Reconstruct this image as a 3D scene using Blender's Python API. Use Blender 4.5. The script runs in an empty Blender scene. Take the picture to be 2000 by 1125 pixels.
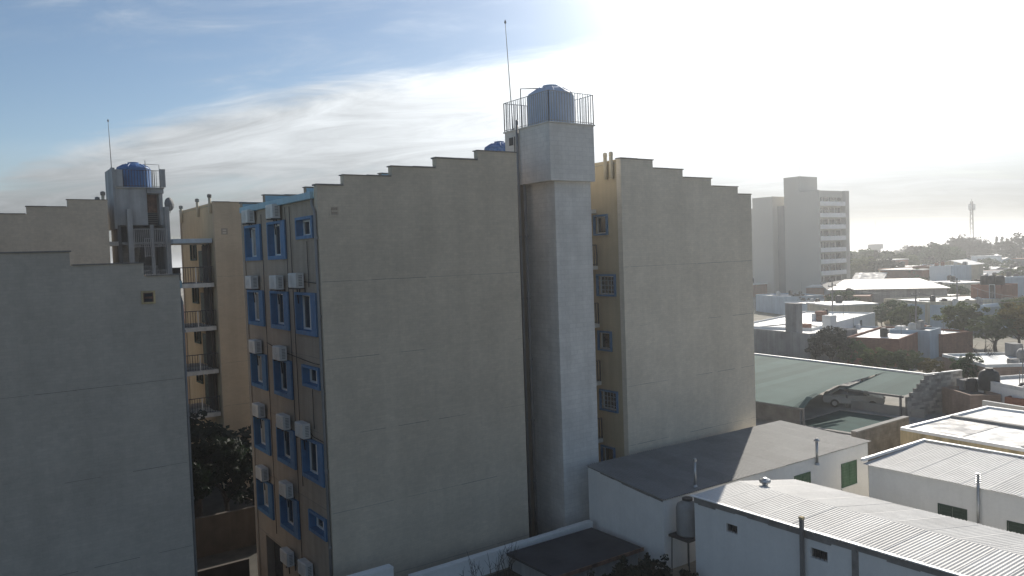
import bpy, math, random
from mathutils import Vector, Matrix
random.seed(7)
R = math.radians
scene = bpy.context.scene

# ------------------------------------------------------------------ camera
# world axes: +X along the gable walls (to the right and away), +Y along the window facade (to the left and away)
F_PX, PITCH, ROLL, HEAD = 1548.8, R(2.37), R(-1.977), R(35.317)
CAM = Vector((-10.81, -27.03, 14.73))
_Fl = Vector((0, math.cos(PITCH), -math.sin(PITCH)))
_Rl = Vector((1, 0, 0)); _Ul = _Rl.cross(_Fl)
_R2 = _Rl*math.cos(ROLL) + _Ul*math.sin(ROLL); _U2 = _Ul*math.cos(ROLL) - _Rl*math.sin(ROLL)
_rot = Matrix.Rotation(-HEAD, 3, 'Z')
FW, RT, UP = _rot @ _Fl, _rot @ _R2, _rot @ _U2
cd = bpy.data.cameras.new('camera'); cam = bpy.data.objects.new('camera', cd)
scene.collection.objects.link(cam)
cd.sensor_width = 36; cd.lens = F_PX*36/2000; cd.clip_start = .1; cd.clip_end = 20000
m = Matrix((RT, UP, -FW)).transposed().to_4x4(); m.translation = CAM
cam.matrix_world = m
scene.camera = cam

# ------------------------------------------------------------------ world, sun, exposure
SUN_EL = R(26); SUN_DIR = Vector((.842*math.cos(SUN_EL), .54*math.cos(SUN_EL), math.sin(SUN_EL))).normalized()
world = bpy.data.worlds.new('World'); scene.world = world; world.use_nodes = True
def build_world():
    nt = world.node_tree; N = nt.nodes; L = nt.links; N.clear()
    def n(t, **k):
        x = N.new(t)
        for a, b in k.items(): setattr(x, a, b)
        return x
    def math_(op, a, b=None, c=None, clamp=False):
        x = n('ShaderNodeMath', operation=op); x.use_clamp = clamp
        for i, s in enumerate((a, b, c)):
            if s is None: continue
            if isinstance(s, (int, float)): x.inputs[i].default_value = s
            else: L.new(s, x.inputs[i])
        return x.outputs[0]
    tc = n('ShaderNodeTexCoord')
    sky = n('ShaderNodeTexSky', sky_type='NISHITA', sun_disc=False, sun_elevation=SUN_EL,
            sun_rotation=math.atan2(SUN_DIR.x, SUN_DIR.y), altitude=300, air_density=1.0, dust_density=.35, ozone_density=2.2)
    sep = n('ShaderNodeSeparateXYZ'); L.new(tc.outputs['Generated'], sep.inputs[0])
    zz = math_('ADD', math_('MAXIMUM', sep.outputs[2], 0.0), 0.16)
    px = math_('DIVIDE', sep.outputs[0], zz); py = math_('DIVIDE', sep.outputs[1], zz)
    cmb = n('ShaderNodeCombineXYZ'); L.new(px, cmb.inputs[0]); L.new(py, cmb.inputs[1])
    m0 = n('ShaderNodeMapping'); m0.inputs['Rotation'].default_value = (0, 0, R(44)); L.new(cmb.outputs[0], m0.inputs[0])
    mp = n('ShaderNodeMapping'); mp.inputs['Scale'].default_value = (.7, 1.6, 1)
    mp.inputs['Location'].default_value = (3.1, 1.3, 0)
    L.new(m0.outputs[0], mp.inputs[0])
    n1 = n('ShaderNodeTexNoise'); n1.inputs['Scale'].default_value = .55; n1.inputs['Detail'].default_value = 9; n1.inputs['Roughness'].default_value = .58; n1.inputs['Distortion'].default_value = .5
    L.new(mp.outputs[0], n1.inputs['Vector'])
    n2 = n('ShaderNodeTexNoise'); n2.inputs['Scale'].default_value = 2.4; n2.inputs['Detail'].default_value = 8; n2.inputs['Roughness'].default_value = .65; n2.inputs['Distortion'].default_value = .9
    L.new(mp.outputs[0], n2.inputs['Vector'])
    dens = math_('ADD', math_('MULTIPLY', n1.outputs[0], .72), math_('MULTIPLY', n2.outputs[0], .28))
    # a bank of cloud lies beyond a straight edge that runs across the sky; the near side is blue with wisps
    sd_ = math_('ADD', math_('MULTIPLY_ADD', px, 1.12, py), math_('MULTIPLY_ADD', n1.outputs[0], 1.6, -4.62))
    dk = n('ShaderNodeMapRange', interpolation_type='SMOOTHSTEP'); L.new(sd_, dk.inputs[0]); dk.inputs[1].default_value = -.35; dk.inputs[2].default_value = .45
    cov = math_('MULTIPLY_ADD', dk.outputs[0], .30, .44)
    mr = n('ShaderNodeMapRange', interpolation_type='SMOOTHSTEP')
    L.new(math_('ADD', dens, cov), mr.inputs[0]); mr.inputs[1].default_value = .94; mr.inputs[2].default_value = 1.25
    mask = math_('MAXIMUM', math_('MULTIPLY', mr.outputs[0], .96), math_('MULTIPLY_ADD', sep.outputs[2], -7.0, 1.0, clamp=True))
    dot = n('ShaderNodeVectorMath', operation='DOT_PRODUCT'); L.new(tc.outputs['Generated'], dot.inputs[0]); dot.inputs[1].default_value = SUN_DIR
    dc = math_('MAXIMUM', dot.outputs['Value'], 0.0)
    g1 = math_('MULTIPLY', math_('POWER', dc, 22.0), 11.0)
    g2 = math_('MULTIPLY', math_('POWER', dc, 60.0), 60.0)
    glow = math_('ADD', g1, g2)
    cl = math_('MULTIPLY_ADD', n2.outputs[0], 10.0, 1.9)
    ext = math_('MULTIPLY_ADD', sep.outputs[2], 6.0, .10, clamp=True)      # air near the horizon dims the clouds
    bright = math_('MULTIPLY', math_('ADD', math_('MULTIPLY_ADD', glow, .5, cl), math_('MULTIPLY', math_('POWER', dc, 9.0), 9.0)), ext)
    ccol = n('ShaderNodeVectorMath', operation='SCALE'); ccol.inputs[0].default_value = (.95, 1.0, 1.04); L.new(bright, ccol.inputs['Scale'])
    mix = n('ShaderNodeMix', data_type='RGBA'); L.new(mask, mix.inputs['Factor'])
    L.new(sky.outputs[0], mix.inputs['A']); L.new(ccol.outputs[0], mix.inputs['B'])
    gv = n('ShaderNodeVectorMath', operation='SCALE'); gv.inputs[0].default_value = (1, .98, .94); L.new(math_('MULTIPLY', math_('MULTIPLY', glow, .6), ext), gv.inputs['Scale'])
    add = n('ShaderNodeVectorMath', operation='ADD'); L.new(mix.outputs['Result'], add.inputs[0]); L.new(gv.outputs[0], add.inputs[1])
    bg = n('ShaderNodeBackground'); bg.inputs['Strength'].default_value = .08; L.new(add.outputs[0], bg.inputs['Color'])
    out = n('ShaderNodeOutputWorld'); L.new(bg.outputs[0], out.inputs[0])
build_world()
sd = bpy.data.lights.new('sun', 'SUN'); sd.energy = 4.6; sd.angle = R(.55); sd.color = (1, .93, .82)
sun = bpy.data.objects.new('sun', sd); scene.collection.objects.link(sun); sun.location = (40, 30, 80)
sun.rotation_euler = (-SUN_DIR).to_track_quat('-Z', 'Y').to_euler()
vs = scene.view_settings; vs.view_transform = 'Standard'; vs.look = 'None'; vs.gamma = 1; vs.exposure = 0.2; vs.use_curve_mapping = False
scene.cycles.max_bounces = 8; scene.cycles.volume_bounces = 0; scene.cycles.use_denoising = True

# ------------------------------------------------------------------ helpers
COL = scene.collection
def at(px, py, z):                      # point at height z seen at that place of the photograph
    d = FW + RT*((px-1000)/F_PX) - UP*((py-562.5)/F_PX)
    return CAM + d*((z-CAM.z)/d.z)
def atD(px, py, D):
    d = FW + RT*((px-1000)/F_PX) - UP*((py-562.5)/F_PX)
    h = Vector((FW.x, FW.y)).normalized()
    return CAM + d*(D/(d.x*h.x+d.y*h.y))
def tag(o, label=None, cat=None, group=None, kind=None):
    for k, x in (('label', label), ('category', cat), ('group', group), ('kind', kind)):
        if x: o[k] = x
    return o
def thing(name, loc, rz=0, label=None, cat=None, group=None, sc=1):
    o = bpy.data.objects.new(name, None); COL.objects.link(o); o.location = loc; o.rotation_euler = (0, 0, rz)
    o.empty_display_size = .2
    if sc != 1: o.scale = (sc, sc, sc)
    return tag(o, label, cat, group)
def link(name, mesh, parent=None, loc=None, rz=0):
    o = bpy.data.objects.new(name, mesh); COL.objects.link(o)
    if parent is not None: o.parent = parent
    if loc is not None: o.location = loc
    if rz: o.rotation_euler = (0, 0, rz)
    return o
def copy_tree(o, parent=None):
    c = o.copy(); COL.objects.link(c); c.parent = parent
    for ch in o.children: copy_tree(ch, c)
    return c
class MB:
    def __init__(s, T=None): s.v = []; s.f = []; s.T = T
    def add(s, vs_, fs):
        b = len(s.v); s.v += [tuple(s.T(*p)) if s.T else tuple(p) for p in vs_]; s.f += [tuple(i+b for i in f) for f in fs]; return s
    def box(s, x0, x1, y0, y1, z0, z1):
        return s.add([(x0,y0,z0),(x1,y0,z0),(x1,y1,z0),(x0,y1,z0),(x0,y0,z1),(x1,y0,z1),(x1,y1,z1),(x0,y1,z1)],
                     [(0,3,2,1),(4,5,6,7),(0,1,5,4),(1,2,6,5),(2,3,7,6),(3,0,4,7)])
    def quad(s, *p): return s.add(p, [tuple(range(len(p)))])
    def prism(s, poly, axis, a0, a1):
        def P(q, a): return {'x': (a, q[0], q[1]), 'y': (q[0], a, q[1]), 'z': (q[0], q[1], a)}[axis]
        n = len(poly)
        return s.add([P(q, a0) for q in poly]+[P(q, a1) for q in poly],
                     [tuple(range(n))[::-1], tuple(range(n, 2*n))]+[(i, (i+1) % n, n+(i+1) % n, n+i) for i in range(n)])
    def lathe(s, cx, cy, prof, n=20, axis='z'):
        vs_ = []; fs = []
        for (r, h) in prof:
            for i in range(n):
                a = 2*math.pi*i/n; c, d = r*math.cos(a), r*math.sin(a)
                vs_.append((cx+c, cy+d, h) if axis == 'z' else ((h, cx+c, cy+d) if axis == 'x' else (cx+c, h, cy+d)))
        for k in range(len(prof)-1):
            for i in range(n): j = (i+1) % n; fs.append((k*n+i, k*n+j, (k+1)*n+j, (k+1)*n+i))
        fs.append(tuple(range(n))[::-1]); fs.append(tuple(range((len(prof)-1)*n, len(prof)*n)))
        return s.add(vs_, fs)
    def tube(s, pts, r, n=6, r1=None):
        pts = [Vector(p) for p in pts]; vs_ = []; fs = []
        for k, p in enumerate(pts):
            d = (pts[min(k+1, len(pts)-1)]-pts[max(k-1, 0)]).normalized()
            a = d.orthogonal().normalized() if k == 0 else (a - d*a.dot(d)).normalized()
            b = d.cross(a); rr = r if r1 is None else r+(r1-r)*k/max(1, len(pts)-1)
            for i in range(n):
                t = 2*math.pi*i/n; vs_.append(p+a*(rr*math.cos(t))+b*(rr*math.sin(t)))
        for k in range(len(pts)-1):
            for i in range(n): j = (i+1) % n; fs.append((k*n+i, k*n+j, (k+1)*n+j, (k+1)*n+i))
        fs.append(tuple(range(n))[::-1]); fs.append(tuple(range((len(pts)-1)*n, len(pts)*n)))
        return s.add(vs_, fs)
    def mesh(s, name, mat, smooth=False):
        me = bpy.data.meshes.new(name); me.from_pydata(s.v, [], s.f); me.materials.append(mat)
        if smooth:
            for p in me.polygons: p.use_smooth = True
        me.update(); return me
    def build(s, name, mat, parent=None, loc=None, rz=0, smooth=False):
        return link(name, s.mesh(name, mat, smooth), parent, loc, rz)

# ------------------------------------------------------------------ materials
M = {}
def mat(name, col, rough=.8, metal=0, var=.12, scale=1.5, bump=0, bscale=40, courses=None, streak=0, spec=.5, streak_scale=2.2, trans=0, var2=0, orand=0, rn=True):
    ma = bpy.data.materials.new(name); ma.use_nodes = True; nt = ma.node_tree; N = nt.nodes; L = nt.links
    b = N['Principled BSDF']; b.inputs['Roughness'].default_value = rough; b.inputs['Metallic'].default_value = metal
    b.inputs['Specular IOR Level'].default_value = spec
    if trans: b.inputs['Transmission Weight'].default_value = trans
    g = N.new('ShaderNodeNewGeometry'); col4 = (*col, 1)
    def ramp(src, lo, hi, a=.3, c=.7):
        r = N.new('ShaderNodeMapRange'); L.new(src, r.inputs[0]); r.inputs[1].default_value = a; r.inputs[2].default_value = c
        r.inputs[3].default_value = lo; r.inputs[4].default_value = hi; return r.outputs[0]
    def mul(a, c):
        x = N.new('ShaderNodeMath'); x.operation = 'MULTIPLY'; L.new(a, x.inputs[0]); L.new(c, x.inputs[1]); return x.outputs[0]
    def noise(sc, det=5, ro=.6, vec=None):
        t = N.new('ShaderNodeTexNoise'); t.inputs['Scale'].default_value = sc; t.inputs['Detail'].default_value = det; t.inputs['Roughness'].default_value = ro
        L.new(vec or g.outputs['Position'], t.inputs['Vector']); return t.outputs[0]
    f = ramp(noise(scale), 1-var, 1+var)
    if var2: f = mul(f, ramp(noise(scale*9, 4, .7), 1-var2, 1+var2))
    if streak:
        mp = N.new('ShaderNodeMapping'); mp.inputs['Scale'].default_value = (streak_scale, streak_scale, streak_scale*.06); L.new(g.outputs['Position'], mp.inputs[0])
        f = mul(f, ramp(noise(1.0, 6, .65, mp.outputs[0]), 1-streak, 1+streak*.35, .35, .62))
    if orand:
        oi = N.new('ShaderNodeObjectInfo'); f = mul(f, ramp(oi.outputs['Random'], 1-orand, 1+orand, 0, 1))
    bumpsrc = None
    if courses:
        sp = N.new('ShaderNodeSeparateXYZ'); L.new(g.outputs['Position'], sp.inputs[0])
        ad = N.new('ShaderNodeMath'); ad.operation = 'ADD'; L.new(sp.outputs[0], ad.inputs[0]); L.new(sp.outputs[1], ad.inputs[1])
        cb = N.new('ShaderNodeCombineXYZ'); L.new(ad.outputs[0], cb.inputs[0]); L.new(sp.outputs[2], cb.inputs[1])
        br = N.new('ShaderNodeTexBrick'); br.inputs['Scale'].default_value = 1; br.inputs['Brick Width'].default_value = courses[0]; br.inputs['Row Height'].default_value = courses[1]
        br.inputs['Mortar Size'].default_value = courses[1]*.09; br.inputs['Mortar Smooth'].default_value = .6
        br.inputs['Color1'].default_value = (1, 1, 1, 1); br.inputs['Color2'].default_value = (1-courses[3],)*3+(1,); br.inputs['Mortar'].default_value = (courses[2],)*3+(1,)
        L.new(cb.outputs[0], br.inputs['Vector'])
        s2 = N.new('ShaderNodeSeparateColor'); L.new(br.outputs['Color'], s2.inputs[0]); f = mul(f, s2.outputs[0]); bumpsrc = s2.outputs[0]
    mx = N.new('ShaderNodeVectorMath'); mx.operation = 'SCALE'; mx.inputs[0].default_value = col; L.new(f, mx.inputs['Scale'])
    L.new(mx.outputs[0], b.inputs['Base Color'])
    if rough < .75 and rn:
        L.new(ramp(noise(scale*3, 4), rough*.75, min(1, rough*1.3)), b.inputs['Roughness'])
    if bump:
        h = noise(bscale, 4, .7)
        if bumpsrc:
            a = N.new('ShaderNodeMath'); a.operation = 'MULTIPLY_ADD'; L.new(bumpsrc, a.inputs[0]); a.inputs[1].default_value = .8; L.new(h, a.inputs[2]); h = a.outputs[0]
        bp = N.new('ShaderNodeBump'); bp.inputs['Strength'].default_value = bump; bp.inputs['Distance'].default_value = .02; L.new(h, bp.inputs['Height']); L.new(bp.outputs[0], b.inputs['Normal'])
    M[name] = ma; return ma
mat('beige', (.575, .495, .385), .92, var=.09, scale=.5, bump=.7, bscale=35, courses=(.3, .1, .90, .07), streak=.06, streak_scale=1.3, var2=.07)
mat('beige_low_glare', (.47, .425, .36), .92, var=.09, scale=.5, bump=.7, bscale=35, courses=(.3, .1, .90, .07), streak=.05, streak_scale=1.3, var2=.07)  # darker copy of the beige; glare falling off leftwards put into the colour
mat('beige_glare', (.70, .62, .50), .92, var=.08, scale=.5, bump=.7, bscale=35, courses=(.3, .1, .90, .07), streak=.06, streak_scale=1.3, var2=.06)  # lighter copy of the beige; lens glare put into the colour
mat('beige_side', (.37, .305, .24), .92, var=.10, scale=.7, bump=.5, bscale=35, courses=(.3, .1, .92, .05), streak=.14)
mat('yellow', (.50, .41, .27), .9, var=.08, scale=.7, bump=.4, bscale=35, courses=(.3, .1, .95, .03), streak=.10)
mat('tower_conc', (.68, .66, .62), .9, var=.10, scale=.9, bump=.6, bscale=25, courses=(.4, .2, .88, .07), streak=.08, var2=.05)  # concrete tone lifted to stand in for lens glare
mat('yellow_gable', (.56, .44, .30), .92, var=.09, scale=.6, bump=.6, bscale=35, courses=(.3, .1, .92, .06), streak=.08, streak_scale=1.3)
mat('tower_grey', (.36, .37, .37), .9, var=.18, scale=.8, bump=.5, bscale=20, streak=.28)
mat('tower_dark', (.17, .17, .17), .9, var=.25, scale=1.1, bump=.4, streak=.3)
mat('white_wall', (.78, .77, .74), .85, var=.05, scale=.8, bump=.35, bscale=30, streak=.035, var2=.03)
mat('coping', (.20, .19, .175), .9, var=.2, scale=3)
mat('joint', (.22, .21, .19), .95, var=.2)
mat('blue', (.07, .18, .34), .6, var=.14, scale=2, streak=.2)
mat('blue_roof', (.30, .47, .55), .55, var=.10, scale=1.2, streak=.08)
mat('white_frame', (.72, .72, .70), .5, var=.05)
mat('glass', (.02, .025, .03), .12, var=.1, spec=.7)
mat('curtain', (.30, .29, .27), .9, var=.2)
mat('pipe_grey', (.22, .215, .21), .5, var=.15)
mat('galv', (.42, .43, .44), .42, .85, var=.12, scale=2)
mat('ac_white', (.62, .61, .58), .55, var=.08, scale=3, streak=.12)
mat('dark', (.03, .03, .032), .7, var=.2)
mat('soil_shade', (.05, .045, .035), .95, var=.4, scale=1.2, bump=.6, bscale=12)  # soil darkened to carry the shade between the buildings
mat('brown_wall_shade', (.075, .06, .048), .93, var=.25, scale=1.0, streak=.2, bump=.5)  # brown darkened to carry the shade of passage and balconies
mat('dish_shade', (.13, .135, .14), .6)  # dark tone stands for the shade on a dish turned from the sun
mat('cable', (.015, .015, .016), .8, var=.1)
mat('tank_blue', (.045, .16, .40), .5, var=.12, scale=2, streak=.1)
mat('tank_glare', (.42, .51, .65), .55, var=.06, scale=2)  # tank blue washed out, with lens glare put into the colour
mat('rail', (.36, .35, .34), .6, var=.15, scale=4)
mat('rail_dark', (.055, .05, .05), .6, var=.2)
mat('rust', (.20, .11, .075), .8, var=.4, scale=3, streak=.5)
mat('slab_white', (.60, .58, .53), .85, var=.12, scale=2, streak=.2)
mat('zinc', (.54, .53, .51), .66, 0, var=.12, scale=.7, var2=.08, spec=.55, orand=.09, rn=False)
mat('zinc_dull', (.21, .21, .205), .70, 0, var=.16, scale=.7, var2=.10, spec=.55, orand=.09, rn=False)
mat('zinc_green', (.10, .155, .14), .8, 0, var=.10, scale=.5, spec=.04, orand=.14, rn=False)
mat('trim_white', (.80, .80, .79), .5, var=.05)
mat('mortar_grey', (.24, .225, .21), .95, var=.25, scale=3, bump=.8, bscale=15)
mat('green_shutter', (.045, .12, .06), .6, var=.15, scale=2)
mat('green_dark', (.018, .045, .032), .6, var=.2, scale=2)
mat('ochre', (.50, .40, .23), .92, var=.22, scale=.9, bump=.4, streak=.35)
mat('stone', (.27, .25, .22), .95, var=.28, scale=1.6, bump=.9, bscale=9, courses=(.45, .22, .8, .2))
mat('block_grey', (.33, .31, .285), .95, var=.30, scale=1.3, orand=.38, bump=.7, bscale=22)
mat('brick', (.30, .135, .085), .92, var=.2, scale=1.2, bump=.5, courses=(.3, .09, .8, .2), streak=.15)
mat('brick_pale', (.36, .25, .19), .92, var=.2, scale=1.0, bump=.5, courses=(.3, .09, .85, .15), streak=.15)
mat('cream', (.56, .49, .36), .9, var=.12, scale=.6, streak=.2, bump=.3)
mat('pale_blue', (.44, .52, .58), .9, var=.08, scale=.6, streak=.12)
mat('grey_wall', (.30, .29, .28), .93, var=.22, scale=.7, streak=.25, bump=.5)
mat('rooftop_white', (.72, .71, .68), .7, var=.24, scale=.45, var2=.10)
mat('rooftop_grey', (.42, .41, .40), .7, var=.2, scale=.4)
mat('rooftop_dark', (.06, .058, .062), .85, var=.3, scale=.9, bump=.5, bscale=18)
mat('tile', (.28, .13, .08), .85, var=.25, scale=1.2)
mat('warm_wall', (.70, .36, .13), .9, var=.15, scale=.8)
mat('far_wall', (.47, .445, .39), .9, var=.05, scale=.1)
mat('far_dark', (.22, .22, .22), .85, var=.15, scale=.2)
mat('bark', (.085, .065, .05), .95, var=.3, scale=4, bump=.6)
LEAF = ('leaf_olive', 'leaf_green', 'leaf_dark', 'leaf_yellow', 'leaf_pine')
mat('leaf_olive', (.095, .125, .04), .7, var=.45, scale=1.6)
mat('leaf_green', (.05, .095, .032), .7, var=.45, scale=1.6)
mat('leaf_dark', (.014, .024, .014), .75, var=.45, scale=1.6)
mat('leaf_yellow', (.16, .13, .035), .7, var=.4, scale=1.6)
mat('leaf_pine', (.03, .045, .03), .8, var=.4, scale=.5)
mat('twig', (.05, .04, .032), .95, var=.3)
mat('car_white', (.46, .45, .42), .35, var=.05)
mat('car_dark', (.10, .02, .02), .25, var=.02)
mat('tyre', (.015, .015, .016), .9, var=.1)
mat('tarp', (.025, .075, .07), .9, var=.25, scale=.8, spec=.1)
mat('concrete', (.33, .315, .29), .93, var=.2, scale=.7, bump=.4)
mat('pole', (.20, .19, .18), .85, var=.15)
mat('red_paint', (.32, .05, .03), .6, var=.15)
for _n in LEAF:                               # thin leaves let some of the back light through
    _t = M[_n].node_tree; _b = _t.nodes['Principled BSDF']; _x = _t.nodes.new('ShaderNodeBsdfTranslucent'); _m = _t.nodes.new('ShaderNodeMixShader'); _m.inputs[0].default_value = .35
    _t.links.new(_b.inputs['Base Color'].links[0].from_socket, _x.inputs['Color']); _t.links.new(_b.outputs[0], _m.inputs[1]); _t.links.new(_x.outputs[0], _m.inputs[2])
    _t.links.new(_m.outputs[0], _t.nodes['Material Output'].inputs['Surface'])
def ground_mat():
    ma = bpy.data.materials.new('ground'); ma.use_nodes = True; nt = ma.node_tree; N = nt.nodes; L = nt.links; b = N['Principled BSDF']; b.inputs['Roughness'].default_value = .95
    g = N.new('ShaderNodeNewGeometry')
    a = N.new('ShaderNodeTexNoise'); a.inputs['Scale'].default_value = .05; a.inputs['Detail'].default_value = 8; L.new(g.outputs['Position'], a.inputs['Vector'])
    c = N.new('ShaderNodeTexNoise'); c.inputs['Scale'].default_value = .9; c.inputs['Detail'].default_value = 6; c.inputs['Roughness'].default_value = .7; L.new(g.outputs['Position'], c.inputs['Vector'])
    r = N.new('ShaderNodeValToRGB'); e = r.color_ramp.elements; e[0].position = .35; e[0].color = (.13, .125, .085, 1); e[1].position = .65; e[1].color = (.30, .26, .21, 1); L.new(a.outputs[0], r.inputs[0])
    r2 = N.new('ShaderNodeMapRange'); L.new(c.outputs[0], r2.inputs[0]); r2.inputs[1].default_value = .3; r2.inputs[2].default_value = .7; r2.inputs[3].default_value = .6; r2.inputs[4].default_value = 1.3
    s = N.new('ShaderNodeVectorMath'); s.operation = 'SCALE'; L.new(r.outputs[0], s.inputs[0]); L.new(r2.outputs[0], s.inputs['Scale']); L.new(s.outputs[0], b.inputs['Base Color'])
    bp = N.new('ShaderNodeBump'); bp.inputs['Strength'].default_value = .6; bp.inputs['Distance'].default_value = .05; L.new(c.outputs[0], bp.inputs['Height']); L.new(bp.outputs[0], b.inputs['Normal'])
    M['ground'] = ma
ground_mat()

# ------------------------------------------------------------------ ground with the sunken yard of the blocks
G = 2.4
YX0, YX1, YY0, YY1 = -42, 25.4, -1.42, 62
def ground():
    b = MB(); S = 9000
    xs = [-S, YX0, YX1, S]; ys = [-S, YY0, YY1, S]
    for i in range(3):
        for j in range(3):
            z = G
            if i == 1 and j == 1: continue
            b.quad((xs[i], ys[j], z), (xs[i+1], ys[j], z), (xs[i+1], ys[j+1], z), (xs[i], ys[j+1], z))
    for p, q in (((YX0, YY0), (YX1, YY0)), ((YX1, YY0), (YX1, YY1)), ((YX1, YY1), (YX0, YY1)), ((YX0, YY1), (YX0, YY0))):
        b.quad((*p, 0), (*q, 0), (*q, G), (*p, G))
    tag(b.build('ground', M['ground']), kind='structure', label='bare brown earth and yards between the houses')
ground()
tag(MB().quad((YX0, YY0, 0), (YX1, YY0, 0), (YX1, YY1, 0), (YX0, YY1, 0)).build('sunken_yard', M['soil_shade']), kind='structure')

# ------------------------------------------------------------------ apartment blocks
def wall_holes(b, axis, pos, a0, a1, z0, z1, holes, depth):
    """wall sheet in the plane axis=pos with rectangular openings and their reveals (towards +depth)"""
    A = sorted({a0, a1, *[h[0] for h in holes], *[h[1] for h in holes]}); Z = sorted({z0, z1, *[h[2] for h in holes], *[h[3] for h in holes]})
    P = (lambda a, z, d=0: (pos+d, a, z)) if axis == 'x' else (lambda a, z, d=0: (a, pos+d, z))
    for i in range(len(A)-1):
        for j in range(len(Z)-1):
            ca, cz = (A[i]+A[i+1])/2, (Z[j]+Z[j+1])/2
            if any(h[0] < ca < h[1] and h[2] < cz < h[3] for h in holes): continue
            b.quad(P(A[i], Z[j]), P(A[i+1], Z[j]), P(A[i+1], Z[j+1]), P(A[i], Z[j+1]))
    for (p, q, r, s) in holes:
        for e in (((p, r), (q, r)), ((q, r), (q, s)), ((q, s), (p, s)), ((p, s), (p, r))):
            b.quad(P(*e[0]), P(*e[1]), P(*e[1], depth), P(*e[0], depth))
        b.quad(P(p, r, depth), P(q, r, depth), P(q, s, depth), P(p, s, depth))

def blue_window(parent, T, v0, v1, z0, z1, tall, lit):
    """projecting blue surround with a deep far reveal, a white frame set back and a wide near jamb"""
    near = .5 if tall else .16; far = .1; sill = .16 if tall else .12; head = .10
    o0, o1, p0, p1 = v0+near, v1-far, z0+sill, z1-head; xf, xb = -.09, .34
    b = MB(T)
    for (a, c, d, e) in ((v0, o0, z0, z1), (o1, v1, z0, z1), (o0, o1, z0, p0), (o0, o1, p1, z1)): b.box(xf, xb, a, c, d, e)
    w = b.build('window', M['blue'], parent)
    f = MB(T); t = .07; x0, x1 = .20, .27
    f.box(x0, x1, o0, o0+t, p0, p1); f.box(x0, x1, o1-t, o1, p0, p1); f.box(x0, x1, o0+t, o1-t, p0, p0+t); f.box(x0, x1, o0+t, o1-t, p1-t, p1)
    mid = (o0+o1)/2; f.box(x0-.02, x1, mid-.04, mid+.04, p0+t, p1-t)
    f.build('frame', M['white_frame'], w)
    g = MB(T); g.quad((.25, o0+t, p0+t), (.25, mid-.04, p0+t), (.25, mid-.04, p1-t), (.25, o0+t, p1-t)); g.build('pane', M['glass'], w)
    g = MB(T); g.quad((.25, mid+.04, p0+t), (.25, o1-t, p0+t), (.25, o1-t, p1-t), (.25, mid+.04, p1-t)); g.build('pane', M['glass'] if lit else M['curtain'], w)
    return w

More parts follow.
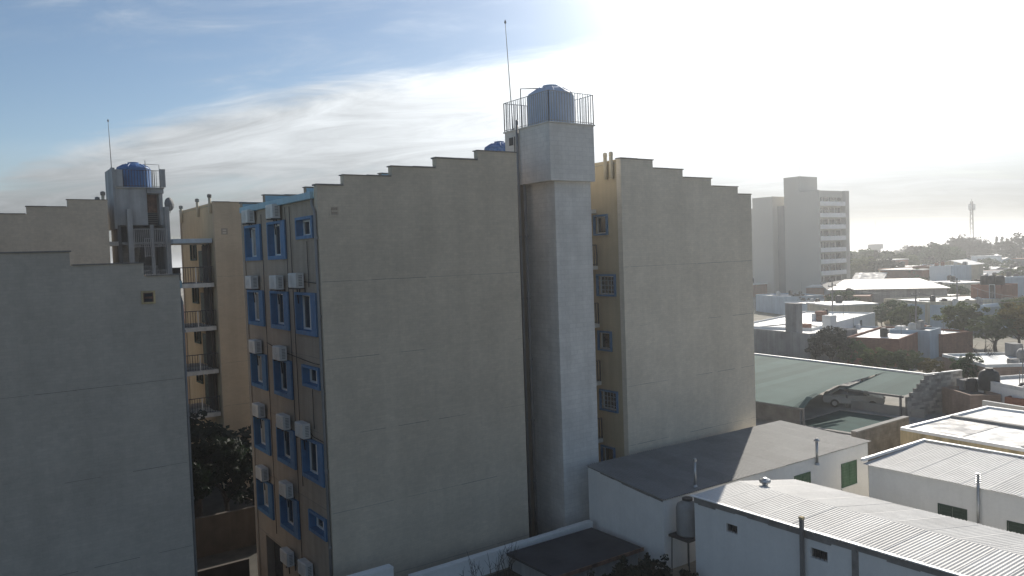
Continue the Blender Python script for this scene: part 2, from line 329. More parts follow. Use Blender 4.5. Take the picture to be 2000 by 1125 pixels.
FLOORS = [16.42, 13.60, 10.85, 8.05, 5.25]            # heads of the tall windows
def block(name, label, x0, y0, w, bounds, zlow, step, mirror=False, side='beige_side', drop=0, zbase=0, hw=(), rear=9.1, gable='beige', nfl=5, group='apartment blocks with stepped gables', rear_steps=True):
    root = thing(name, (x0, y0, zbase), 0, label, 'apartment building', group)
    T = (lambda x, y, z: (w-x, y, z-zbase)) if mirror else (lambda x, y, z: (x, y, z-zbase))
    tops = [zlow+step*k for k in range(len(bounds)-1)]
    eave = zlow-.42
    for y, nm in ((0, 'gable_wall'), (rear-.3, 'gable_wall')):
        poly = [(bounds[0], zbase), (bounds[-1], zbase)]
        for k in range(len(tops)-1, -1, -1): poly += [(bounds[k+1], tops[k]), (bounds[k], tops[k])]
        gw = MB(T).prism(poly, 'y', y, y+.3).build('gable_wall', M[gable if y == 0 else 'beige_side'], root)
        for k in range(len(tops)):
            a0 = bounds[k]-(.05 if k else .05); a1 = bounds[k+1]-(.052 if k < len(tops)-1 else -.03)
            rj = random.Random(name+str(x0)+str(k)); nn = max(1, round((a1-a0)/.98))
            for i in range(nn): MB(T).box(a0+(a1-a0)*i/nn+.003, a0+(a1-a0)*(i+1)/nn-.003, y-.04+rj.uniform(-.012, .012), y+.34, tops[k]+.002, tops[k]+.048+rj.uniform(-.012, .014)).build('coping', M['coping'], gw)
        if y == 0:
            rnd = random.Random(name)
            for k in range(6):
                z = 14.0-2.8*k-drop
                if z < zbase+1: break
                b = MB(T); x = .05
                while x < w-.1:
                    l = rnd.uniform(.3, 1.5); e = min(x+l, w-.05)
                    if rnd.random() < .72: 
                        dz = rnd.uniform(-.006, .006); t = rnd.uniform(.003, .009)
                        b.box(x, e, -.004, .02, z+dz-t, z+dz+t)
                    x = e+rnd.choice((.0, .02, .12))
                tag(b.build('joint_line', M['joint'], gw), kind='stuff')
    # eave side with the blue windows
    holes = []; wins = []
    for r in range(nfl):
        zt = FLOORS[r]-drop
        cols = [(6.52, 8.62), (3.47, 5.58)]
        for c in cols: holes.append((c[0]+.02, c[1]-.02, zt-1.52, zt-.02)); wins.append((c[0], c[1], zt-1.54, zt, True))
        if r % 2: holes.append((.57, 2.68, zt-1.56, zt-.02)); wins.append((.55, 2.70, zt-1.6, zt, True))
        else: holes.append((.58, 2.26, zt-.80, zt-.02)); wins.append((.56, 2.28, zt-.82, zt+.0, False))
    if zbase == 0 and drop == 0: holes.append((5.75, 7.85, .05, 2.72))
    b = MB(T); wall_holes(b, 'x', .06, .3, rear-.3, zbase, eave, holes, .42)
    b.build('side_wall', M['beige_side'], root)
    for i, q in enumerate(wins): blue_window(root, (lambda x, y, z, T=T: T(x+.06, y, z)), *q, lit=(i*7 % 3 != 0))
    if zbase == 0 and drop == 0:
        MB(T).box(.40, .46, 5.75, 7.85, .05, 2.72).build('entrance_door', M['dark'], root)
    b = MB(T)
    for k in range(5):
        z = 14.0-2.8*k-drop; b.box(.052, .07, .3, rear-.3, z-.007, z+.007)
    tag(b.build('joint_line', M['joint'], root), kind='stuff')
    # high side
    b = MB(T); h2 = [(p, q, r, s) for (p, q, r, s) in hw]
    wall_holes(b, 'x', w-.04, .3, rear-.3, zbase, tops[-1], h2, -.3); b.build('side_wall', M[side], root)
    # stepped sheet roof between the gables
    b = MB(T); zr = eave+.02
    for k in range(len(tops)):
        za, zb_ = (zr if k == 0 else tops[k-1]-.12), tops[k]-.16
        b.quad((bounds[k], .3, za), (bounds[k+1], .3, zb_), (bounds[k+1], rear-.3, zb_), (bounds[k], rear-.3, za))
        if k < len(tops)-1: b.quad((bounds[k+1], .3, zb_), (bounds[k+1], .3, tops[k]-.12), (bounds[k+1], rear-.3, tops[k]-.12), (bounds[k+1], rear-.3, zb_))
    b.build('roof', M['blue_roof'], root)
    for k in range(len(tops)):       # blue-painted inner faces of the far gable's steps
        MB(T).box(bounds[k]+.02, bounds[k+1]-.06, rear-.325, rear-.302, eave, tops[k]-.03).build('flashing', M['blue_roof'], root)
    gt = MB(T).box(-.14, .04, .32, rear-.32, eave-.02, eave+.22).build('gutter', M['blue_roof'], root)
    pb = MB(T); pb.tube([(-.05, .42, eave+.02), (-.05, .42, eave-.25), (-.06, .16, eave-.5), (-.06, .12, zbase+.1)], .06, 8)
    dp = pb.build('downpipe', M['pipe_grey'], root, smooth=True)
    z = eave-1.5
    while z > zbase+1:
        MB(T).lathe(-.06, .12, [(.075, z), (.075, z+.09)], 10).build('pipe_collar', M['pipe_grey'], dp); z -= 2.8
    return root, T

A_B = [0, 1.03, 2.98, 4.92, 6.88, 8.79]
B_B = [0, 1.07, 3.14, 5.22, 7.27, 9.36]
BWIN = [(1.09, 1.9, 15.62, 16.43), (.66, 1.81, 12.70, 13.58), (1.05, 1.85, 10.06, 10.85), (.74, 1.84, 7.15, 8.0), (1.05, 1.85, 4.45, 5.25)]
blkA, TA = block('apartment_block', 'beige block with blue windows and air conditioners, in the middle of the picture', 0, 0, 8.79, A_B, 17.45, .386)
blkB, TB = block('apartment_block', 'glare-paled beige block with steps descending right, behind the white houses', 14.72, 0, 9.36, B_B, 17.50, .378, True, 'yellow', hw=BWIN, gable='beige_glare')
blkL, TL = block('apartment_block', 'beige block toned down for less glare, with a square vent, cut by the left picture edge', -14.0, .55, 9.36, B_B, 14.46, .415, True, 'yellow', drop=2.95, nfl=4, gable='beige_low_glare')
blkY, TY = block('apartment_block', 'yellow block with dark access balconies, behind the blue-windowed facade', 3.2, 25.5, 9.36, B_B, 17.1, .42, True, 'yellow', hw=[(4.9, 6.3, 15.2, 16.2), (1.6, 2.9, 15.0, 16.2), (4.9, 6.3, 12.2, 13.3), (1.6, 2.9, 12.2, 13.3), (1.6, 2.9, 9.4, 10.5), (4.9, 6.3, 9.4, 10.5), (1.6, 2.9, 6.6, 7.7), (4.9, 6.3, 6.6, 7.7)], gable='yellow_gable' if 'yellow_gable' in M else 'beige_side')
blkK, TK = block('apartment_block', 'light beige block with steps rising right, beside the blue-tanked stair tower', -12.26, 25.5, 9.36, B_B, 17.15, .42)

# windows of the high sides (yellow walls)
def side_window(parent, T, x, q, frame='blue', shutter=False, bars=True):
    p, r, s, t = q; b = MB(T); k = .09
    for (a, c, d, e) in ((p-k, p, s-k, t+k), (r, r+k, s-k, t+k), (p, r, s-k, s), (p, r, t, t+k)): b.box(x-.03, x+.09, a, c, d, e)
    w = b.build('window', M[frame], parent)
    b = MB(T); kk = .05; x2 = x-.16
    for (a, c, d, e) in ((p, p+kk, s, t), (r-kk, r, s, t), (p+kk, r-kk, s, s+kk), (p+kk, r-kk, t-kk, t)): b.box(x2, x2+.05, a, c, d, e)
    b.build('frame', M['white_frame' if frame == 'blue' else 'green_dark'], w)
    b = MB(T); b.quad((x2+.02, p+kk, s+kk), (x2+.02, r-kk, s+kk), (x2+.02, r-kk, t-kk), (x2+.02, p+kk, t-kk)); b.build('pane', M['glass'], w)
    if bars:
        b = MB(T); n = 5
        for i in range(1, n): y = p+(r-p)*i/n; b.box(x+.0, x+.015, y-.008, y+.008, s, t)
        for i in range(1, 4): z = s+(t-s)*i/4; b.box(x+.016, x+.028, p, r, z-.008, z+.008)
        b.build('grille', M['pale_blue'], w)
for i, q in enumerate(BWIN): side_window(blkB, TB, 9.32, q, bars=(i % 2 == 1))
for q in [(4.9, 6.3, 15.2, 16.2), (1.6, 2.9, 15.0, 16.2), (4.9, 6.3, 12.2, 13.3), (1.6, 2.9, 12.2, 13.3), (1.6, 2.9, 9.4, 10.5), (4.9, 6.3, 9.4, 10.5), (1.6, 2.9, 6.6, 7.7), (4.9, 6.3, 6.6, 7.7)]:
    side_window(blkY, TY, 9.32, q, frame='green_dark', bars=False)
for z in (13.7, 10.85, 8.05, 5.2): MB(TY).box(9.315, 9.36, 3.3, 4.3, z, z+2.05).build('door', M['green_dark'], blkY)

# gable vents and chimney flues
def vent(parent, x, z, s, m1, m2, y=-.03, m3='dark'):
    b = MB(); b.box(x-s, x+s, y, .03, z-s, z-s+.06).box(x-s, x+s, y, .03, z+s-.06, z+s).box(x-s, x-s+.06, y, .03, z-s+.06, z+s-.06).box(x+s-.06, x+s, y, .03, z-s+.06, z+s-.06)
    v = b.build('vent', M[m1], parent)
    b = MB(); b.box(x-s+.06, x+s-.06, y+.012, .02, z-s+.06, z+s-.06); b.build('vent_back', M[m2], v)
    for k in range(2):
        zz = z-s*.45+k*s*.8; MB().box(x-s*.55, x+s*.55, y-.004, y+.01, zz-.05, zz+.05).build('louvre', M[m3], v)
vent(blkL, -5.62+14.0, 13.78, .21, 'ochre', 'rust'); vent(blkA, .62, 16.55, .2, 'beige', 'beige', -.015, 'beige_side'); vent(blkY, .62, 16.9, .2, 'beige_side', 'beige_side', -.015, 'beige')
def flues(parent, T, spots, x, cap='coping', cr=.14):
    for (y, z) in spots:
        f = MB(T).tube([(x, y, z-1.0), (x, y, z)], .09, 8).build('flue', M['cream'], parent, smooth=True)
        MB(T).lathe(x, y, [(cr*.85, z), (cr, z+.05), (cr, z+.2), (.05, z+.24)], 10).build('flue_cap', M[cap], f)
flues(blkB, TB, [(.55, 19.15), (.95, 19.15)], 9.44, 'cream', .1); flues(blkY, TY, [(.5, 19.1), (3.6, 19.05), (8.2, 18.9)], 9.44); flues(blkK, TK, [(.4, 19.15), (2.6, 19.0)], 9.2)

# thin cables and conduits on the blue-windowed facade
for k, (pts) in enumerate([[(-.0, 2.9, 16.9), (.03, 2.85, 6.0)], [(-.0, 3.38, 16.9), (.02, 3.3, 3.0)], [(.0, 6.3, 16.8), (.02, 6.25, 3.2)], [(.0, 1.2, 15.5), (.02, 1.25, 13.8)], [(.0, 1.3, 10.0), (.02, 1.35, 8.5)], [(.0, 2.95, 14.1), (-.01, 2.0, 14.02), (.0, .35, 13.95)], [(.0, 6.3, 11.4), (-.01, 5.2, 11.25), (.0, 3.3, 11.1), (.0, 1.0, 10.98), (.0, .35, 11.0)], [(0, 2.4, 8.6), (-.02, 1.4, 8.2), (0, .4, 8.15)]]):
    MB(TA).tube(pts, .014, 5).build('cable', M['cable'], blkA)

# ------------------------------------------------------------------ air conditioners on the facade
def make_ac():
    root = thing('air_conditioner', (0, 0, 0))
    b = MB(); x0, x1, y0, y1, z0, z1 = -.40, -.10, -.41, .41, -.28, .28; c = .03
    b.prism([(x0+c, z0), (x1, z0), (x1, z1), (x0+c, z1), (x0, z1-c), (x0, z0+c)], 'y', y0, y1)
    cs = b.build('casing', M['ac_white'], root)
    g = MB(); g.lathe(.10, 0, [(.235, -.402), (.235, -.412), (.20, -.412), (.20, -.405)], 24, 'x').build('fan_ring', M['ac_white'], cs)
    g = MB(); g.lathe(.10, 0, [(.20, -.4015), (.20, -.404)], 24, 'x').build('fan_opening', M['dark'], cs)
    g = MB()
    for r in (.05, .1, .15): g.lathe(.10, 0, [(r+.006, -.404), (r+.006, -.411), (r-.006, -.411), (r-.006, -.404)], 20, 'x')
    g.box(-.413, -.405, .10-.008, .10+.008, -.2, .2).box(-.4135, -.4055, -.1, .3, -.008, .008); g.build('fan_grille', M['ac_white'], cs)
    g = MB()
    for k in range(7): g.box(-.30, -.16, -.414, -.409, -.2+k*.06, -.17+k*.06)
    g.build('side_louvre', M['pipe_grey'], cs)
    for y in (-.28, .28):
        MB().box(-.42, .0, y-.02, y+.02, -.325, -.282).box(-.04, 0, y-.02, y+.02, -.55, -.325).build('bracket', M['rail_dark'], root)
    MB().tube([(-.2, .41, -.15), (-.15, .5, -.2), (-.03, .52, -.35), (-.02, .45, -.9)], .022, 6).build('hose', M['cable'], root)
    return root
ac0 = make_ac(); first = True
flo = ['top', 'second-highest', 'third-highest', 'fourth-highest', 'fifth-highest', 'lowest']
acs = [(7.44, 16.78, 0, 'far'), (4.24, 16.79, 0, 'middle'), (7.36, 13.95, 1, 'far'), (4.2, 13.97, 1, 'middle'), (2.0, 14.06, 1, 'near'), (7.3, 11.18, 2, 'far'), (4.2, 11.14, 2, 'middle'),
       (7.25, 8.41, 3, 'far'), (4.16, 8.38, 3, 'middle'), (2.02, 8.39, 3, 'near'), (7.2, 5.66, 4, 'far'), (4.2, 5.62, 4, 'middle'), (4.45, 2.78, 5, 'middle'), (2.4, 2.92, 5, 'near')]
for (y, z, f, c) in acs:
    o = ac0 if first else copy_tree(ac0); first = False
    o.location = (.06, y, z)
    tag(o, 'white air conditioner, %s row, %s column of the blue-windowed facade' % (flo[f], c), 'air conditioner', 'air conditioners on the facade')

# ------------------------------------------------------------------ stair towers with water tanks
def tank(loc, r, h, m, label):
    root = thing('water_tank', loc, 0, label, 'water tank', 'water tanks on the stair towers')
    n = 72; b = MB(); prof = [(1, 0), (1, h*.70)]
    vs_ = []; fs = []
    rows = [(r*.98, 0), (r, .05), (r, h*.66), (r*.985, h*.72)]
    for (rr, z) in rows:
        for i in range(n):
            a = 2*math.pi*i/n; q = rr*(1-.022*(i % 3 == 0)); vs_.append((q*math.cos(a), q*math.sin(a), z))
    for k in range(3):
        for i in range(n): j = (i+1) % n; fs.append((k*n+i, k*n+j, (k+1)*n+j, (k+1)*n+i))
    b.add(vs_, fs); body = b.build('body', M[m], root)
    MB().lathe(0, 0, [(r*1.0, h*.715), (r*.93, h*.79), (r*.55, h*.92), (r*.33, h*.955)], 36).build('dome', M[m], root, smooth=True)
    MB().lathe(0, 0, [(r*.33, h*.95), (r*.33, h*1.0), (r*.2, h*1.015)], 24).build('lid', M[m], root)
    for i in range(12):
        a = 2*math.pi*i/12; c, s = math.cos(a), math.sin(a)
        MB().tube([(r*.97*c, r*.97*s, h*.745), (r*.93*c, r*.93*s, h*.80), (r*.56*c, r*.56*s, h*.93)], .02, 5).build('rib', M[m], root)
    return root
def railing(parent, pts, h, gap, m='rail', r=.016, name='railing', mid=False):
    """pts: list of ((x,y,z),(x,y,z)) floor segments; each bar is its own sub-part"""
    bar = MB().box(-r, r, -r, r, 0, h-.03).mesh('baluster', M[m])
    for (p, q) in pts:
        p, q = Vector(p), Vector(q); d = q-p; n = max(1, int(d.length/gap))
        b = MB(); u = Vector((0, 0, 1)); b.tube([p+u*h, q+u*h], r*1.5, 6); b.tube([p+u*.07, q+u*.07], r*1.2, 6)
        if mid: b.tube([p+u*h*.55, q+u*h*.55], r, 5)
        for e in (p, q): b.box(e.x-r*1.6, e.x+r*1.6, e.y-r*1.6, e.y+r*1.6, e.z, e.z+h)
        rl = b.build(name, M[m], parent)
        for i in range(n+1): link('baluster', bar, rl, p+d*(i/n)+u*.02)
def mast(loc, h, label, tilt=(0, 0)):
    root = thing('lightning_rod', loc, 0, label, 'lightning rod', 'lightning rods on the towers')
    MB().tube([(0, 0, 0), (tilt[0]*.6, tilt[1]*.6, h*.6), (tilt[0], tilt[1], h)], .028, 6, .012).build('rod', M['pipe_grey'], root)
    MB().lathe(tilt[0], tilt[1], [(.02, h-.02), (.05, h+.02), (.05, h+.06), (.01, h+.16)], 8).build('tip', M['pipe_grey'], root)
    MB().lathe(0, 0, [(.09, 0), (.09, .04), (.03, .08)], 10).build('base', M['pipe_grey'], root)

def tower_front():
    X, Y = 10.85, .12
    root = thing('stair_tower', (X, Y, 0), 0, 'glare-paled concrete stair tower with ribbed, glare-paled blue tank on top', 'tower', 'stair towers with water tanks')
    L_ = lambda x, y, z: (x-X, y-Y, z)
    MB(L_).box(10.88, 12.95, .12, 2.3, 0, 17.9).build('shaft', M['tower_conc'], root)
    MB(L_).box(10.50, 13.02, -.13, 3.2, 17.9, 20.36).build('head', M['tower_conc'], root)
    MB(L_).box(10.44, 13.08, -.19, 3.26, 20.362, 20.42).build('platform', M['slab_white'], root)
    MB(L_).box(10.2, 10.88, 2.3, 4.2, 0, 17.9).build('back_wall', M['beige_side'], root)
    b = MB(L_)
    b.box(10.478, 10.502, 2.55, 2.85, 19.75, 20.1); b.build('vent', M['dark'], root)
    for z in (14.0, 11.2, 8.4, 5.6, 2.8):
        MB(L_).box(12.95, 14.70, 1.75, 3.2, z-.1, z+.08).build('walkway', M['slab_white'], root)
        MB(L_).box(8.82, 10.2, 2.6, 4.2, z-.1, z+.08).build('walkway', M['slab_white'], root)
        MB(L_).box(10.88, 12.95, 2.3, 4.2, z-.1, z+.08).build('landing', M['tower_grey'], root)
        railing(root, [(L_(13.0, 1.8, z+.08), L_(14.68, 1.8, z+.08)), (L_(8.85, 2.65, z+.08), L_(10.18, 2.65, z+.08))], 1.0, .14, 'rail_dark')
    for z in (16.7,):
        MB(L_).box(12.95, 14.70, 1.75, 3.2, z-.1, z+.08).build('canopy', M['slab_white'], root)
    for (x, r) in ((10.62, .075), (10.40, .06)):
        y = 1.95 if x > 10.5 else 2.1
        p = MB(L_).tube([(x, y, .1), (x, y, 17.95 if x > 10.5 else 20.8)], r, 8).build('downpipe', M['pipe_grey'], root, smooth=True)
        for k in range(6): MB(L_).lathe(x, y, [(r*1.3, 1.5+2.8*k), (r*1.3, 1.6+2.8*k)], 8).build('pipe_collar', M['pipe_grey'], p)
    z = 20.42
    railing(root, [(L_(10.5, -.13, z), L_(13.02, -.13, z)), (L_(13.02, -.13, z), L_(13.02, 3.2, z)), (L_(10.5, 3.2, z), L_(10.5, -.13, z)), (L_(10.5, 3.2, z), L_(13.02, 3.2, z))], 1.32, .145, 'rail', .011)
    b = MB(L_).tube([(10.75, 2.2, 20.42), (10.75, 2.2, 22.25), (11.6, 1.5, 22.22)], .03, 6); b.build('supply_pipe', M['pipe_grey'], root)
    MB(L_).tube([(10.44, 2.35, 20.1), (10.42, 2.35, 19.0), (10.42, 2.35, 8)], .022, 5).build('conduit', M['cable'], root)
    tank((11.80, 1.35, 20.42), 1.07, 1.90, 'tank_glare', 'ribbed blue water tank, paled with glare, inside the railing of the front tower')
    mast((10.55, 2.6, 20.42), 4.85, 'tall thin rod beside the glare-paled tank of the front tower', (-.15, .12))
tower_front()

def tower_left():
    X, Y = -2.2, 26.8
    root = thing('stair_tower', (X, Y, 0), 0, 'weathered grey stair tower with open stairs and blue tank, left', 'tower', 'stair towers with water tanks')
    L_ = lambda x, y, z: (x-X, y-Y, z)
    MB(L_).box(-2.15, -.38, 27.2, 29.6, 17.42, 19.72).build('head', M['tower_grey'], root)
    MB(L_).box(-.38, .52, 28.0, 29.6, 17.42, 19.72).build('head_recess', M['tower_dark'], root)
    MB(L_).box(-.36, .62, 27.15, 29.6, 19.42, 19.70).build('lintel', M['tower_grey'], root)
    MB(L_).box(-.25, .36, 27.98, 28.02, 18.25, 19.4).build('rusty_panel', M['rust'], root)
    MB(L_).box(-2.25, .66, 27.1, 29.7, 19.722, 19.80).build('platform', M['tower_grey'], root)
    MB(L_).box(.36, .56, 27.25, 29.6, 17.42, 19.42).build('side_wall', M['tower_grey'], root)
    MB(L_).box(-2.32, -2.17, 27.0, 29.7, 17.2, 20.95).build('fin', M['tower_grey'], root)
    MB(L_).box(-2.16, -1.75, 27.0, 27.12, 19.81, 20.85).build('fin', M['tower_grey'], root)
    MB(L_).box(.42, .74, 27.0, 27.12, 19.81, 20.95).build('fin', M['tower_grey'], root)
    MB(L_).box(-1.66, -1.36, 26.7, 27.0, 0, 18.4).build('column', M['tower_grey'], root)
    MB(L_).box(-.36, -.16, 26.72, 26.9, 0, 17.42).build('column', M['tower_grey'], root)
    MB(L_).box(.52, .78, 26.6, 29.6, 0, 18.55).build('side_wall', M['tower_grey'], root)
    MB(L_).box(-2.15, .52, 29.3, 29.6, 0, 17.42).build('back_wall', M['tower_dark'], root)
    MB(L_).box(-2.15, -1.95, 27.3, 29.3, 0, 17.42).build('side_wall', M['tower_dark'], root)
    MB(L_).box(-.3, .35, 27.9, 27.98, 17.5, 18.2).build('louvre_panel', M['dark'], root)
    for k in range(5): MB(L_).box(-.3, .35, 27.86, 27.899, 17.58+k*.13, 17.62+k*.13).build('louvre', M['tower_dark'], root)
    for z in (16.35, 13.55, 10.75, 7.95, 5.15):
        MB(L_).box(-1.95, .52, 27.0, 28.0, z-.14, z).build('landing', M['tower_grey'], root)
        MB(L_).box(.78, 3.18, 27.0, 28.3, z-.2, z+.06).build('walkway', M['slab_white'], root)
        MB(L_).box(-2.88, -2.17, 27.0, 28.3, z-.2, z+.06).build('walkway', M['slab_white'], root)
        if z < 16:
            railing(root, [(L_(-.16, 26.98, z), L_(.50, 26.98, z)), (L_(-1.36, 26.98, z), L_(-.36, 26.98, z))], 1.0, .12, 'rail')
        # two flights of steps between landings
        b1, b2 = MB(L_), MB(L_)
        for s in range(8):
            zz = z-.14-s*.165; yy = 28.0+s*.15
            b1.box(-1.9, -.75, yy, yy+.26, zz-.16, zz)
            zz2 = z-2.8+.16+s*.165; b2.box(-.65, .45, yy, yy+.26, zz2-.16, zz2)
        b1.build('flight', M['tower_grey'], root); b2.build('flight', M['tower_grey'], root)
    railing(root, [(L_(-1.3, 26.75, 16.0), L_(.48, 26.75, 16.0)), (L_(-.75, 26.62, 15.4), L_(-.3, 26.62, 15.4))], 1.15, .11, 'rail')
    z = 19.8
    railing(root, [(L_(.0, 27.12, z), L_(.44, 27.12, z)), (L_(-1.7, 27.1, z), L_(.1, 27.1, z))], 1.05, .15, 'rail_dark', .012)
    MB(L_).tube([(-.36, 27.3, 19.8), (-.36, 27.3, 21.5)], .02, 5).build('pipe', M['pipe_grey'], root)
    MB(L_).tube([(.45, 27.3, 19.8), (.45, 27.3, 21.25), (-.36, 27.6, 21.3)], .02, 5).build('pipe', M['pipe_grey'], root)
    tank((-.85, 28.35, 19.8), 1.03, 1.66, 'tank_blue', 'vivid blue ribbed water tank on the weathered left tower')
    mast((-2.24, 27.6, 20.95), 2.9, 'thin rod rising from the left edge of the weathered tower', (-.05, 0))
tower_left()
def tower_back():
    X, Y = 17.3, 14.0
    root = thing('stair_tower', (X, Y, 0), 0, 'far stair tower with blue tank, just peeping over the middle block', 'tower', 'stair towers with water tanks')
    MB().box(0, 2.1, 0, 2.4, 0, 17.9).build('shaft', M['tower_conc'], root); MB().box(-.3, 2.4, -.3, 3.0, 17.9, 20.3).build('head', M['tower_conc'], root)
    tank((18.5, 15.2, 20.3), 1.0, 1.75, 'tank_blue', 'blue water tank behind the railed front tower')
tower_back()
# access balconies of the yellow block
for z in (13.55, 10.75, 7.95, 5.15):
    L_ = lambda x, y, z: (x-3.2, y-25.5, z)
    bal = MB(L_).box(1.05, 3.14, 25.9, 26.95, z-.2, z+.06).build('balcony', M['slab_white'], blkY)
    MB(L_).box(1.12, 3.14, 28.35, 30.6, z-.15, z+.05).build('balcony', M['concrete'], blkY)
    for (p, q) in (((1.1, 25.93), (3.12, 25.93)), ((1.1, 25.93), (1.1, 30.5))):
        b = MB(L_); b.tube([(*p, z+1.1), (*q, z+1.1)], .03, 5).tube([(*p, z+.15), (*q, z+.15)], .02, 5)
        rl = b.build('railing', M['rail_dark'], blkY)
        n = int((Vector(q)-Vector(p)).length/.15); bm_ = MB().box(-.014, .014, -.014, .014, 0, 1.0).mesh('baluster', M['rail_dark'])
        for i in range(n+1):
            t = i/n; link('baluster', bm_, rl, L_(p[0]+(q[0]-p[0])*t, p[1]+(q[1]-p[1])*t, z+.1))
    MB(L_).box(2.0, 2.06, 25.91, 25.95, z+.06, z+1.1).build('post', M['slab_white'], blkY)
    MB(L_).box(1.06, 1.085, 26.1, 29.2, z+.15, z+1.05).build('balcony_panel', M['rail_dark'], blkY)
    MB(L_).box(2.95, 3.15, 26.6, 27.9, z+.07, z+2.5).build('door_bay_shade', M['brown_wall_shade'], blkY)  # dark box standing in for the shade around the balcony doors
MB(lambda x, y, z: (x-3.2, y-25.5, z)).box(.78, 3.14, 25.95, 27.0, 16.2, 16.48).build('canopy', M['pale_blue'], blkY)

# satellite dish on the left tower
def dish():
    p = Vector((.95, 27.3, 18.75)); root = thing('satellite_dish', p, R(25), 'satellite dish, toned dark as in shade, on the right wall of the weathered tower', 'satellite dish')
    b = MB(); n = 24; vs_ = [(0, -.12, 0)]; fs = []
    for k in range(1, 5):
        for i in range(n): a = 2*math.pi*i/n; r = k/4; vs_.append((.36*r*math.cos(a), -.12+.12*r*r, .44*r*math.sin(a)))
    for i in range(n): fs.append((0, 1+i, 1+(i+1) % n))
    for k in range(3):
        for i in range(n): j = (i+1) % n; fs.append((1+k*n+i, 1+(k+1)*n+i, 1+(k+1)*n+j, 1+k*n+j))
    b.add(vs_, fs); b.build('reflector', M['dish_shade'], root, smooth=True)
    MB().tube([(0, -.1, -.3), (.3, .35, -.1), (.55, .42, 0)], .015, 5).build('feed_arm', M['pipe_grey'], root)
    MB().box(.5, .62, .38, .48, -.05, .06).build('receiver', M['ac_white'], root)
    MB().tube([(0, -.1, 0), (-.05, -.12, -.55), (-.25, -.1, -.6)], .025, 6).build('bracket', M['pipe_grey'], root)
dish()

# ------------------------------------------------------------------ walls of the yard
def wall(name, label, p, q, t, z0, z1, m, cap=None, cat='wall', capz=.08):
    p, q = Vector(p), Vector(q); d = q-p; root = thing(name, (p.x, p.y, z0), math.atan2(d.y, d.x), label, cat)
    L = d.length; MB().box(0, L, 0, t, 0, z1-z0).build('masonry', M[m], root)
    if cap:
        n = max(1, int(L/1.6)); rnd = random.Random(label)
        for i in range(n): MB().box(L*i/n+.006, L*(i+1)/n-.006, -.03+rnd.uniform(-.008, .008), t+.03, z1-z0+.002, z1-z0+capz+rnd.uniform(-.012, .012)).build('coping', M[cap], root)
    return root
wall('perimeter_wall', 'long whitewashed boundary wall along the foot of the middle block', (2.3, -1.62), (11.15, -1.42), .26, 0, 3.12, 'white_wall', 'white_wall')
wall('perimeter_wall', 'short white wall end at the foot of the corner downpipe', (-.9, -1.72), (1.55, -1.68), .3, 0, 3.72, 'white_wall', 'white_wall')
wall('yard_wall', 'low brown wall across the dark passage between the blocks', (-4.2, 14.6), (3.2, 14.6), .25, 0, 2.0, 'brown_wall_shade')
wall('kerb_wall', 'lowest dark kerb wall in the passage beside the blue windows', (-4.4, 8.9), (-.4, 9.0), .2, 0, 1.4, 'brown_wall_shade')
def shed():
    root = thing('shed', (6.55, -4.75, G), 0, 'low shed with dark flat roof in front of the boundary wall', 'shed')
    MB().box(0, 4.1, .1, 3.0, 0, .58).build('walls', M['grey_wall'], root)
    MB().box(-.12, 4.3, 0, 3.05, .582, .68).build('roof', M['rooftop_dark'], root)
    MB().box(-.14, 4.3, -.05, -.002, .56, .70).build('fascia', M['rust'], root)
shed()
tag(MB().quad((-12, -14, G+.006), (10.9, -14, G+.006), (10.9, -1.7, G+.006), (-12, -1.7, G+.006)).build('garden_shade_sheet', M['soil_shade']), kind='structure')  # dark sheet laid in for the shade over the foreground yard

# ------------------------------------------------------------------ sheet-roofed white houses
def corr(b, o, a, l, na, pitch=.15, amp=.018, seg=6):
    """corrugated sheet: origin o, a = vector across the corrugations, l = vector along them"""
    o, a, l = Vector(o), Vector(a), Vector(l); nrm = a.cross(l).normalized()
    if nrm.z < 0: nrm = -nrm
    n = max(2, int(na*seg)); vs_ = []
    for i in range(n+1):
        t = i/n; h = amp*math.sin(2*math.pi*i/seg); p = o+a*t+nrm*h; vs_ += [p, p+l]
    b.add(vs_, [(2*i, 2*i+2, 2*i+3, 2*i+1) for i in range(n)])
def sheets(root, o, a, l, m, width=1.05, pitch=.15, amp=.018, name='roof_sheet'):
    o, a, l = Vector(o), Vector(a), Vector(l); L = a.length; n = max(1, round(L/width)); rnd = random.Random(str(o))
    for i in range(n):
        b = MB(); ov = a*(.05/L) if i < n-1 else Vector((0, 0, 0)); dz = Vector((0, 0, rnd.uniform(0, .012)+(.006 if i % 2 else 0)))
        corr(b, o+a*(i/n)+dz, a/n+ov, l, (L/n)/pitch, pitch, amp); b.build(name, M[m], root, smooth=True)
def lintel(b, axis, x, a0, a1, zf, rnd, d=.02):
    """uneven grey mortar band under the sheets"""
    p = a0
    while p < a1-.01:
        q = min(a1, p+rnd.uniform(.5, 1.3)); h = rnd.uniform(.14, .24)
        z1, z2 = zf(p), zf(q)
        if axis == 'x': b.add([(x-d, p, z1-h), (x-d, q, z2-h), (x-d, q, z2), (x-d, p, z1), (x+.02, p, z1-h), (x+.02, q, z2-h), (x+.02, q, z2), (x+.02, p, z1)], [(0, 1, 2, 3), (0, 4, 5, 1), (0, 3, 7, 4), (1, 5, 6, 2)])
        else: b.add([(p, x-d, z1-h), (q, x-d, z2-h), (q, x-d, z2), (p, x-d, z1), (p, x+.02, z1-h), (q, x+.02, z2-h), (q, x+.02, z2), (p, x+.02, z1)], [(0, 1, 2, 3), (0, 4, 5, 1), (0, 3, 7, 4), (1, 5, 6, 2)])
        p = q
